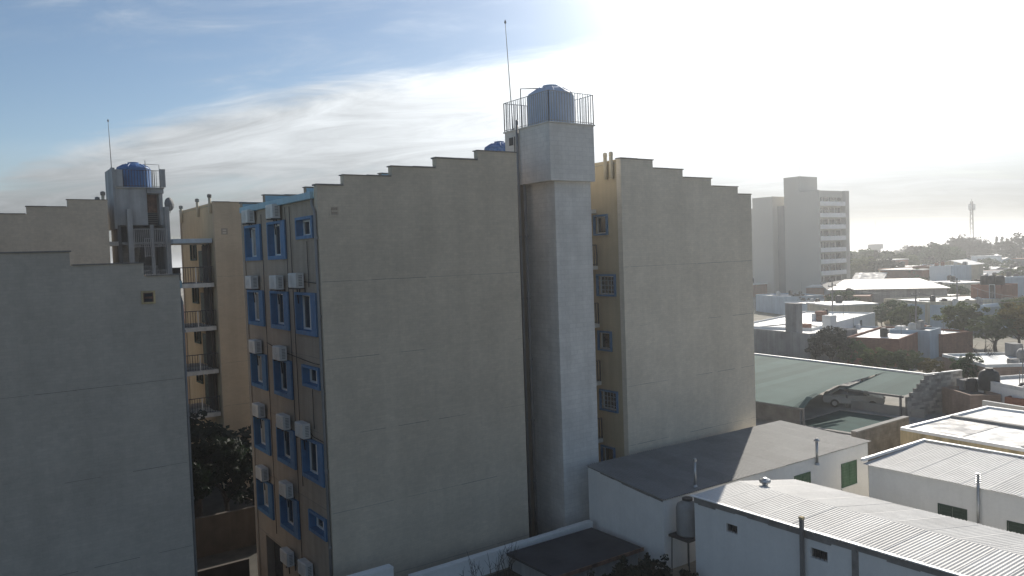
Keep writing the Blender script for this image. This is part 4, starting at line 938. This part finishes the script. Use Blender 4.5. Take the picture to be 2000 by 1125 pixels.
# ------------------------------------------------------------------ distant tower block
def far_tower():
    D = 188; c = atD(1600, 560, D); px = D/F_PX
    zt = lambda y, x=1600: atD(x, y, D).z
    root = thing('apartment_tower', (c.x, c.y, G), 0, 'distant beige apartment tower with white balcony bands', 'apartment building')
    H = zt(371)-G
    MB().box(0, 12.6, .9, 9.2, 0, H).build('main_slab', M['far_wall'], root)
    MB().box(11.0, 12.62, -.3, .9, 0, H).build('pier', M['far_wall'], root); MB().box(0, .5, -.3, .9, 0, H).build('pier', M['far_wall'], root)
    MB().box(.2, 7.5, 5.0, 9.4, H+.002, zt(341, 1563)-G).build('stair_head', M['far_wall'], root)
    MB().box(.5, 11.0, .6, .898, H-1.6, H).build('top_band', M['far_wall'], root)
    for k in range(8):
        z = zt(400+22.8*k)-G
        bal = MB().box(.5, 11.0, -.25, .9, z-.18, z).build('balcony', M['slab_white'], root); MB().box(.5, 11.0, -.3, -.2, z-.2, z+.85).build('parapet', M['white_wall'], bal)
        for j in range(4):
            x = 1.0+j*2.5; f = MB().box(x, x+1.9, .83, .898, z+.1, z+2.2).build('window', M['far_dark'], root); MB().box(x+.1, x+1.8, .80, .829, z+.25, z+2.1).build('pane', M['glass'], f)
    H2 = zt(379, 1517)-G; H3 = zt(402, 1480)-G
    MB().box(-1.5, 6.5, 11.6, 17.5, 0, H2).build('rear_slab', M['far_wall'], root); MB().box(-1.5, 6.5, 17.5, 20.6, 0, H3).build('rear_slab', M['far_wall'], root)
    MB().box(.6, 6, 9.2, 11.6, 0, H-3).build('link', M['far_dark'], root)  # dark colour stands for the shade in the recess
    MB().tube([(2, 6, H), (2, 6, H+6.5)], .03, 5).build('aerial', M['pipe_grey'], root)
far_tower()
def antenna():
    c = atD(1899, 478, 330); top = atD(1899, 393, 330).z; root = thing('antenna_mast', (c.x, c.y, G), 0, 'tall lattice phone mast with panel antennas above the trees', 'antenna mast'); h = top-G
    for k in range(3):
        a = 2*math.pi*k/3; MB().tube([(1.1*math.cos(a), 1.1*math.sin(a), 0), (.5*math.cos(a), .5*math.sin(a), h)], .16, 6).build('leg', M['pole'], root)
    b = MB(); z = 0
    while z < h-2:
        r = 1.1-.6*z/h
        for k in range(3):
            a, c2 = 2*math.pi*k/3, 2*math.pi*(k+1)/3; b.tube([(r*math.cos(a), r*math.sin(a), z), (r*math.cos(c2), r*math.sin(c2), z+2)], .07, 4)
        z += 2
    b.build('lattice', M['pole'], root)
    for k in range(6):
        a = 2*math.pi*k/6; x, y = 1.05*math.cos(a), 1.05*math.sin(a); MB().box(x-.17, x+.17, y-.15, y+.15, h-3.6, h-1.2).build('panel_antenna', M['white_frame'], root)
    MB().lathe(0, 0, [(1.0, h-3.8), (1.0, h-3.65)], 12).build('platform', M['pole'], root); MB().tube([(0, 0, h-5), (0, 0, h+1)], .12, 5).build('spike', M['pole'], root)
antenna()

# ------------------------------------------------------------------ trees and shrubs
def crown_mesh(name, m, rx, ry, rz, nclump, nleaf, leaf, seed, gaps=.0, cone=False):
    rnd = random.Random(seed); vs_ = []; fs = []
    for c in range(nclump):
        while True:
            x, y, z = rnd.uniform(-1, 1), rnd.uniform(-1, 1), rnd.uniform(-1, 1); q = x*x+y*y+z*z
            if q <= 1 and q > .12: break
        if cone: k = (1-z)*.5*.95+.08; x *= k; y *= k
        cx, cy, cz = x*rx, y*ry, z*rz; cr = rnd.uniform(.16, .32)*min(rx, rz)*(.6 if cone else 1)
        for l in range(nleaf):
            d = Vector((rnd.gauss(0, 1), rnd.gauss(0, 1), rnd.gauss(0, .75))).normalized()*cr*rnd.random()**.4
            p = Vector((cx, cy, cz))+d; a = Vector((rnd.gauss(0, 1), rnd.gauss(0, 1), rnd.gauss(0, 1))).normalized(); b = a.orthogonal().normalized()
            s = leaf*rnd.uniform(.55, 1.3); t = s*rnd.uniform(.4, .75); i = len(vs_)
            vs_ += [p-a*s, p+b*t, p+a*s, p-b*t]; fs.append((i, i+1, i+2, i+3))
    me = bpy.data.meshes.new(name); me.from_pydata([tuple(v) for v in vs_], [], fs); me.materials.append(M[m]); me.update(); return me
def trunk_mesh(h, r, spread, seed, n=7):
    rnd = random.Random(seed); b = MB(); b.tube([(0, 0, -.1), (rnd.uniform(-.1, .1), rnd.uniform(-.1, .1), h*.5), (rnd.uniform(-.2, .2), rnd.uniform(-.2, .2), h)], r, 8, r*.6)
    for k in range(n):
        a = 2*math.pi*k/n+rnd.uniform(-.3, .3); z = h*rnd.uniform(.6, 1.0); q = spread*rnd.uniform(.6, 1)
        b.tube([(0, 0, z), (q*.45*math.cos(a), q*.45*math.sin(a), z+q*.5), (q*math.cos(a), q*math.sin(a), z+q*rnd.uniform(.7, 1.2))], r*.45, 5, r*.1)
    return b.mesh('trunk', M['bark'])
VAR = {}
for i, (nm, m) in enumerate((('olive', 'leaf_olive'), ('green', 'leaf_green'), ('dark', 'leaf_dark'), ('yellow', 'leaf_yellow'))):
    VAR[nm] = [(crown_mesh('crown', m, 1.9, 1.9, 1.45, 70, 60, .14, 10*i+k), trunk_mesh(1.9, .16, 1.3, 10*i+k)) for k in range(2)]
VAR['pine'] = [(crown_mesh('crown', 'leaf_pine', 1.5, 1.5, 2.6, 60, 40, .16, 90+k, cone=True), trunk_mesh(1.8, .16, .5, 90+k, 4)) for k in range(2)]
VAR['bush'] = [(crown_mesh('crown', 'leaf_olive', 1.2, 1.2, .8, 36, 45, .10, 70+k), trunk_mesh(.5, .07, .6, 70+k)) for k in range(2)]
VAR['dbush'] = [(crown_mesh('crown', 'leaf_dark', 1.2, 1.2, .9, 36, 45, .10, 75+k), trunk_mesh(.5, .07, .6, 75+k)) for k in range(2)]
def tree(kind, p, h, label, group, cat='tree', name='tree', wide=1.0):
    k = random.randrange(2); cm, tm = VAR[kind][k]
    ht = {'pine': 5.6, 'bush': 1.5, 'dbush': 1.6}.get(kind, 4.6); s = h/ht
    root = thing(name, (p[0], p[1], p[2]), random.uniform(0, 6.28), label, cat, group); root.scale = (s*wide, s*wide, s)
    link('trunk', tm, root); link('crown', cm, root, (0, 0, {'pine': 3.0, 'bush': .8, 'dbush': .8}.get(kind, 3.15)))
    return root
def tree_px(kind, px, ybase, ytop, label, group, D=None, z=G, **k):
    p = at(px, ybase, z); dd = (p-CAM).dot(Vector((FW.x, FW.y, 0)).normalized()); h = (ybase-ytop)*dd/F_PX
    return tree(kind, (p.x, p.y, z), h, label, group, **k)
NG = 'garden trees among the houses'
tree_px('dark', 1625, 722, 640, 'dark leafy tree behind the carport beside the grey rough house', NG, wide=1.2)
tree_px('green', 1665, 725, 665, 'dark green tree behind the carport, right of the darkest tree', NG, wide=1.2)
tree_px('dark', 1592, 712, 668, 'small dark tree against the grey rough-walled house', NG)
tree_px('olive', 1712, 742, 678, 'olive-green tree over the carport ridge, left of the pale bushy one', NG, wide=1.2)
tree_px('olive', 1770, 746, 680, 'pale bushy olive tree over the carport ridge', NG, wide=1.3)
tree_px('yellow', 1818, 752, 700, 'yellowish small tree beside the stepped block wall top', NG, wide=1.1)
tree_px('green', 1887, 765, 690, 'green tree behind the stepped block wall, left of the black tank', NG)
tree_px('yellow', 1990, 690, 590, 'yellow-brown tree at the right picture edge', NG, wide=.9)
tree_px('olive', 1945, 690, 615, 'broad olive tree above the white terrace at right', NG, wide=1.5)
tree_px('dark', 1562, 612, 572, 'small dark tree at the foot of the distant tower block', NG, wide=1.3)
tree_px('olive', 1722, 640, 612, 'little olive tree between the white flat house and brick side', NG, wide=1.2)
tree_px('olive', 1740, 668, 640, 'low olive tree behind the pale blue low house', NG, wide=1.4)
# small houses and trees that fill the blocks between the near terraces and the warehouse
rq = random.Random(31); k1 = k2 = 0
spots = [(1842, 128), (1866, 136), (1984, 104), (2006, 110), (1712, 118), (1696, 128), (1738, 112), (1868, 150), (1894, 158), (1922, 150), (1948, 158), (1976, 164), (1860, 166), (1905, 172), (2000, 150), (1660, 150), (1640, 128), (1768, 100), (1880, 92), (2010, 86), (1930, 170), (1960, 178), (1990, 182)]
ordm = ['first', 'second', 'third', 'fourth', 'fifth', 'sixth', 'seventh', 'eighth', 'ninth', 'tenth', 'eleventh', 'twelfth', 'thirteenth']
ist = lambda i, D_: i % 5 in (1, 3) or D_ < 112
nth = lambda i: ordm[sorted(p for j, (p, d) in enumerate(spots) if ist(j, d) == ist(i, spots[i][1])).index(spots[i][0])]
for i, (px_, D_) in enumerate(spots):
    q_ = atD(px_, 500, D_)
    if ist(i, D_):
        tree(rq.choice(['olive', 'green', 'dark', 'yellow']), (q_.x, q_.y, G), rq.uniform(3.2, 5.2), 'mid-distance garden tree below the tree belt, %s from the left' % nth(i), 'mid-distance garden trees', wide=rq.uniform(1.1, 1.5))
    else:
        W_, H_, D2 = rq.uniform(5, 9), rq.uniform(2.9, 4.6), rq.uniform(5, 8); root = thing('small_house', (q_.x, q_.y, G), R(rq.choice((0, 25, -40, 60))), 'mid-distance small flat-roofed house below the tree belt, %s from the left' % nth(i), 'house', 'mid-distance small houses')
        MB().box(0, W_, 0, D2, 0, H_).build('walls', M[rq.choice(('brick', 'brick_pale', 'cream', 'white_wall', 'grey_wall'))], root); MB().box(-.12, W_+.12, -.12, D2+.12, H_+.002, H_+.2).build('roof', M[rq.choice(('rooftop_white', 'rooftop_grey', 'tile'))], root)
        windows_on(root, W_, H_, [(W_*.2, 1, 1.1, 1.2), (W_*.6, 1, 1.1, 1.2)])
        MB().lathe(W_*.6, D2*.5, [(.5, H_+.2), (.5, H_+1.1), (.3, H_+1.3)], 12).build('roof_tank', M['dark'], root)
# dark growth in the passage and in the foreground yard
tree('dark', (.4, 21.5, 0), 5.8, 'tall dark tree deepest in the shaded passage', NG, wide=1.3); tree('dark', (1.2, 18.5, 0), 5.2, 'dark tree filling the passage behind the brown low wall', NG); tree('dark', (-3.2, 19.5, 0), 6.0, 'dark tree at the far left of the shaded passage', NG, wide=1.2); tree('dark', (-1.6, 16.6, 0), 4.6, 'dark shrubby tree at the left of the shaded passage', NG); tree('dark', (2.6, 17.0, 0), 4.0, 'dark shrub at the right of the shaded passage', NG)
YG = 'shaded shrubs in the foreground yard'
for i, (x, y, h, lb) in enumerate([(10.1, -6.0, .9, 'dark shrub beside the left corner of the long white house'), (8.6, -6.3, 1.2, 'dark shrub in front of the dark flat shed roof'), (7.2, -6.2, 1.0, 'low dark shrub left of the shed front'), (10.3, -7.6, .7, 'dark shrub below the iron tank stand'), (9.3, -7.6, .8, 'dark shrub at the bottom edge right of the shed')]):
    tree('dbush', (x, y, G), h, lb, YG, 'shrub', 'shrub')
def twigs():
    p = at(935, 1105, 2.9); root = thing('leafless_shrub', (5.2, -2.3, G), 0, 'bare twiggy shrub in front of the whitewashed wall', 'shrub')
    rnd = random.Random(8)
    for k in range(16):
        b = MB(); x = rnd.uniform(-1.1, 1.3); h = rnd.uniform(.7, 1.5); dx = rnd.uniform(-.5, .5); dy = rnd.uniform(-.3, .2)
        b.tube([(x, 0, 0), (x+dx*.5, dy*.5, h*.6), (x+dx, dy, h)], .014, 4, .005)
        for j in range(4):
            t = rnd.uniform(.3, .8); q = (x+dx*t, dy*t, h*t); b.tube([q, (q[0]+rnd.uniform(-.3, .3), q[1]+rnd.uniform(-.15, .15), q[2]+rnd.uniform(.1, .35))], .008, 4, .003)
        b.build('stem', M['twig'], root)
twigs()
def bare_tree():
    p = at(1922, 745, G); root = thing('leafless_tree', (p.x, p.y, G), 0, 'bare reddish tree in front of the white terrace roof', 'tree')
    rnd = random.Random(12); b = MB(); b.tube([(0, 0, 0), (.1, 0, 2.2)], .12, 6, .07); b.build('trunk', M['bark'], root)
    for k in range(14):
        a = rnd.uniform(0, 6.28); q = rnd.uniform(.6, 1.5); z = rnd.uniform(1.2, 2.2); b = MB(); e = Vector((q*math.cos(a), q*math.sin(a), z+rnd.uniform(.9, 2.0)))
        b.tube([(.08, 0, z), e*.55+Vector((0, 0, .6)), e], .04, 5, .01)
        for j in range(5): t = rnd.uniform(.5, 1); s = e*t+Vector((0, 0, .6*(1-t))); b.tube([s, s+Vector((rnd.uniform(-.5, .5), rnd.uniform(-.5, .5), rnd.uniform(.2, .7)))], .012, 4, .004)
        b.build('branch', M['bark'], root)
bare_tree()

# ------------------------------------------------------------------ far town
rnd = random.Random(21)
walls_ = ['brick', 'brick_pale', 'white_wall', 'cream', 'grey_wall', 'pale_blue', 'grey_wall', 'brick']; roofs_ = ['rooftop_white', 'rooftop_white', 'rooftop_grey', 'tile', 'zinc', 'rooftop_grey']
hd = Vector((FW.x, FW.y, 0)).normalized(); rd = Vector((hd.y, -hd.x, 0))
cells = []
D = 184
while D < 760:
    for k in range(20):
        cells.append((1640+k*21+rnd.uniform(-9, 9), D*rnd.uniform(.965, 1.035)))
    D *= 1.085
for D in (196, 240, 300, 380, 480, 600):
    for k in range(5): cells.append((1440+k*42+rnd.uniform(-14, 14), D*rnd.uniform(.96, 1.04)))
for D in (120, 160, 210, 280, 380): 
    for k in range(9): cells.append((-60+k*170+rnd.uniform(-40, 40), D*rnd.uniform(.95, 1.05)))
for (px, D) in cells:
    if 1440 < px < 1690 and D < 235: continue
    if px > 1600 and D < 175: continue
    p = CAM+hd*D+rd*((px-1000)/F_PX*D); tall = rnd.random() < .12
    if YX0-8 < p.x < YX1+8 and YY0-5 < p.y < YY1+8: continue
    r = rnd.random()
    if r < .27 and D > 180:
        tree(rnd.choice(['olive', 'green', 'dark', 'green']), (p.x, p.y, G), rnd.uniform(3.6, 6.0), 'far tree among the roofs of the distant town', 'far trees of the distant town', wide=rnd.uniform(1.0, 1.5)); continue
    wm, rm = rnd.choice(walls_), rnd.choice(roofs_); W, Dp, H = rnd.uniform(6, 11), rnd.uniform(6, 10), rnd.uniform(2.8, 4.0)*(1.8 if tall else 1)
    rz = R(rnd.choice((0, 0, -90, 20, -35))+rnd.uniform(-8, 8))
    if rnd.random() < .55:
        root = thing('far_house', (p.x, p.y, G), rz, 'far small flat-roofed house in the distant town', 'house', 'far flat-roofed houses of the distant town')
        MB().box(0, W, 0, Dp, 0, H).build('walls', M[wm], root); MB().box(-.15, W+.15, -.15, Dp+.15, H+.002, H+.22).build('roof', M[rm], root)
        if D < 330: windows_on(root, W, H, [(W*.2, 1, 1.3, 1.3), (W*.6, 1, 1.3, 1.3)])
        if rnd.random() < .4: MB().lathe(W*.5, Dp*.5, [(.6, H+.2), (.6, H+1.4), (.3, H+1.6)], 12).build('roof_tank', M['dark'], root)
    else:
        gable_house((p.x, p.y, G), rz, W, Dp, H, rnd.uniform(.8, 1.6), wm, rm, 'far small house with pitched roof in the distant town', 'far_house', 'far pitched-roof houses of the distant town', ridge=rnd.choice('xy'))
# conifers and broad trees on the skyline by the mast
sky_trees = [(1876, 462, 300, 'dark'), (1888, 466, 310, 'dark'), (1908, 466, 300, 'dark'), (1924, 468, 320, 'pine'), (1934, 470, 320, 'pine'), (1946, 463, 320, 'pine'), (1957, 459, 325, 'pine'), (1966, 466, 320, 'pine'), (1976, 465, 315, 'pine'), (1992, 459, 290, 'dark'), (1850, 479, 260, 'green'), (1832, 477, 255, 'green'), (1815, 478, 260, 'dark'), (1790, 481, 280, 'dark'), (1772, 480, 400, 'dark'), (1700, 486, 260, 'olive'), (1680, 488, 250, 'green'), (1720, 490, 250, 'dark'), (1742, 492, 240, 'olive'), (1765, 494, 240, 'olive'), (1690, 500, 215, 'olive'), (1712, 506, 212, 'dark'), (1732, 508, 205, 'dark')]
ordn = ['first', 'second', 'third', 'fourth', 'fifth', 'sixth', 'seventh', 'eighth', 'ninth', 'tenth', 'eleventh', 'twelfth', 'thirteenth', 'fourteenth']
cnt = {}
for (px, yt, D, kd) in sorted(sky_trees):
    q = atD(px, yt, D); p = (q.x, q.y, G); pine = kd == 'pine'
    g = 'skyline conifers' if pine else ('skyline trees by the mast' if px > 1860 else 'tree belt below the skyline'); k = cnt.get(g, 0); cnt[g] = k+1
    lb = ('dark pointed conifer on the skyline, %s to the right of the phone mast' if pine else ('dark round skyline tree by the phone mast, %s from the left' if px > 1860 else 'broad tree in the belt below the skyline, %s right of the distant tower block')) % ordn[k]
    tree(kd, p, q.z-G, lb, g, wide=.75 if pine else 1.3)
# bright shed on the horizon
p = atD(1690, 484, 480); gable_house((p.x, p.y, G), R(-20), 60, 30, 5.5, 2.0, 'grey_wall', 'zinc', 'long bright-roofed shed on the horizon right of the tower block', 'far_shed', None, 'shed')
p = atD(1862, 490, 300); gable_house((p.x, p.y, G), R(-40), 16, 12, 5.0, 1.0, 'grey_wall', 'zinc', 'bright-roofed shed below the skyline trees', 'far_shed', None, 'shed')
p = atD(1710, 482, 420); root = thing('water_tower', (p.x, p.y, G), R(20), 'squat concrete tower on the horizon before the bright shed', 'tower')
MB().box(-2.2, 2.2, -2.2, 2.2, 0, 9).build('shaft', M['far_dark'], root); MB().box(-3.2, 3.2, -3.2, 3.2, 9.001, 11.6).build('tank', M['far_dark'], root); MB().tube([(0, 0, 11.6), (0, 0, 24)], .08, 4).build('aerial', M['pipe_grey'], root)

# ------------------------------------------------------------------ poles and wires
def pole(px, yb, h, label):
    p = at(px, yb, G); root = thing('utility_pole', (p.x, p.y, G), 0, label, 'utility pole', 'utility poles')
    MB().tube([(0, 0, 0), (0, 0, h)], .13, 8, .08).build('shaft', M['pole'], root); MB().box(-.9, .9, -.06, .06, h-.6, h-.48).build('crossarm', M['pole'], root)
    for x in (-.8, 0, .8): MB().lathe(x, 0, [(.05, h-.48), (.06, h-.36), (.02, h-.3)], 8).build('insulator', M['slab_white'], root)
    return Vector((p.x, p.y, G+h-.3))
p1 = pole(1627, 655, 7.2, 'grey pole behind the white flat-roofed house'); p2 = pole(1790, 690, 7.0, 'pole above the pale bushy olive tree'); p3 = at(2060, 720, G)+Vector((0, 0, 6.7)); p4 = pole(1870, 640, 7.0, 'pole in front of the pale blue house')
def wire(a, b, sag, label):
    pts = [(a.lerp(b, t/10)+Vector((0, 0, -sag*4*(t/10)*(1-t/10)))) for t in range(11)]
    o = a; root = MB().tube([p-o for p in pts], .022, 5).build('wire', M['pole'], None, o); tag(root, label, 'wire', 'overhead wires')
dv = Vector((.5, -.5, 0))
wire(p1, p2, .5, 'overhead wire from the pole behind the white flat house to the next'); wire(p1+dv, p2+dv, .7, 'lower overhead wire beside the one from the white flat house'); wire(p2, p3, .8, 'overhead wire running off to the right edge'); wire(p4, p3, .8, 'overhead wire past the pale blue house to the right edge'); wire(p1, p4, .8, 'overhead wire from the white flat house towards the pale blue house')

# ------------------------------------------------------------------ haze
def haze():
    b = MB(); b.box(-1500, 9500, -1500, 9500, -1, 33.5)
    ma = bpy.data.materials.new('haze'); ma.use_nodes = True; nt = ma.node_tree; nt.nodes.remove(nt.nodes['Principled BSDF'])
    v = nt.nodes.new('ShaderNodeVolumePrincipled'); v.inputs['Color'].default_value = (.93, .95, .97, 1); v.inputs['Density'].default_value = .00066; v.inputs['Anisotropy'].default_value = .6
    nt.links.new(v.outputs[0], nt.nodes['Material Output'].inputs['Volume'])
    tag(b.build('haze', ma), kind='stuff', label='thin bright haze over the town')
haze()
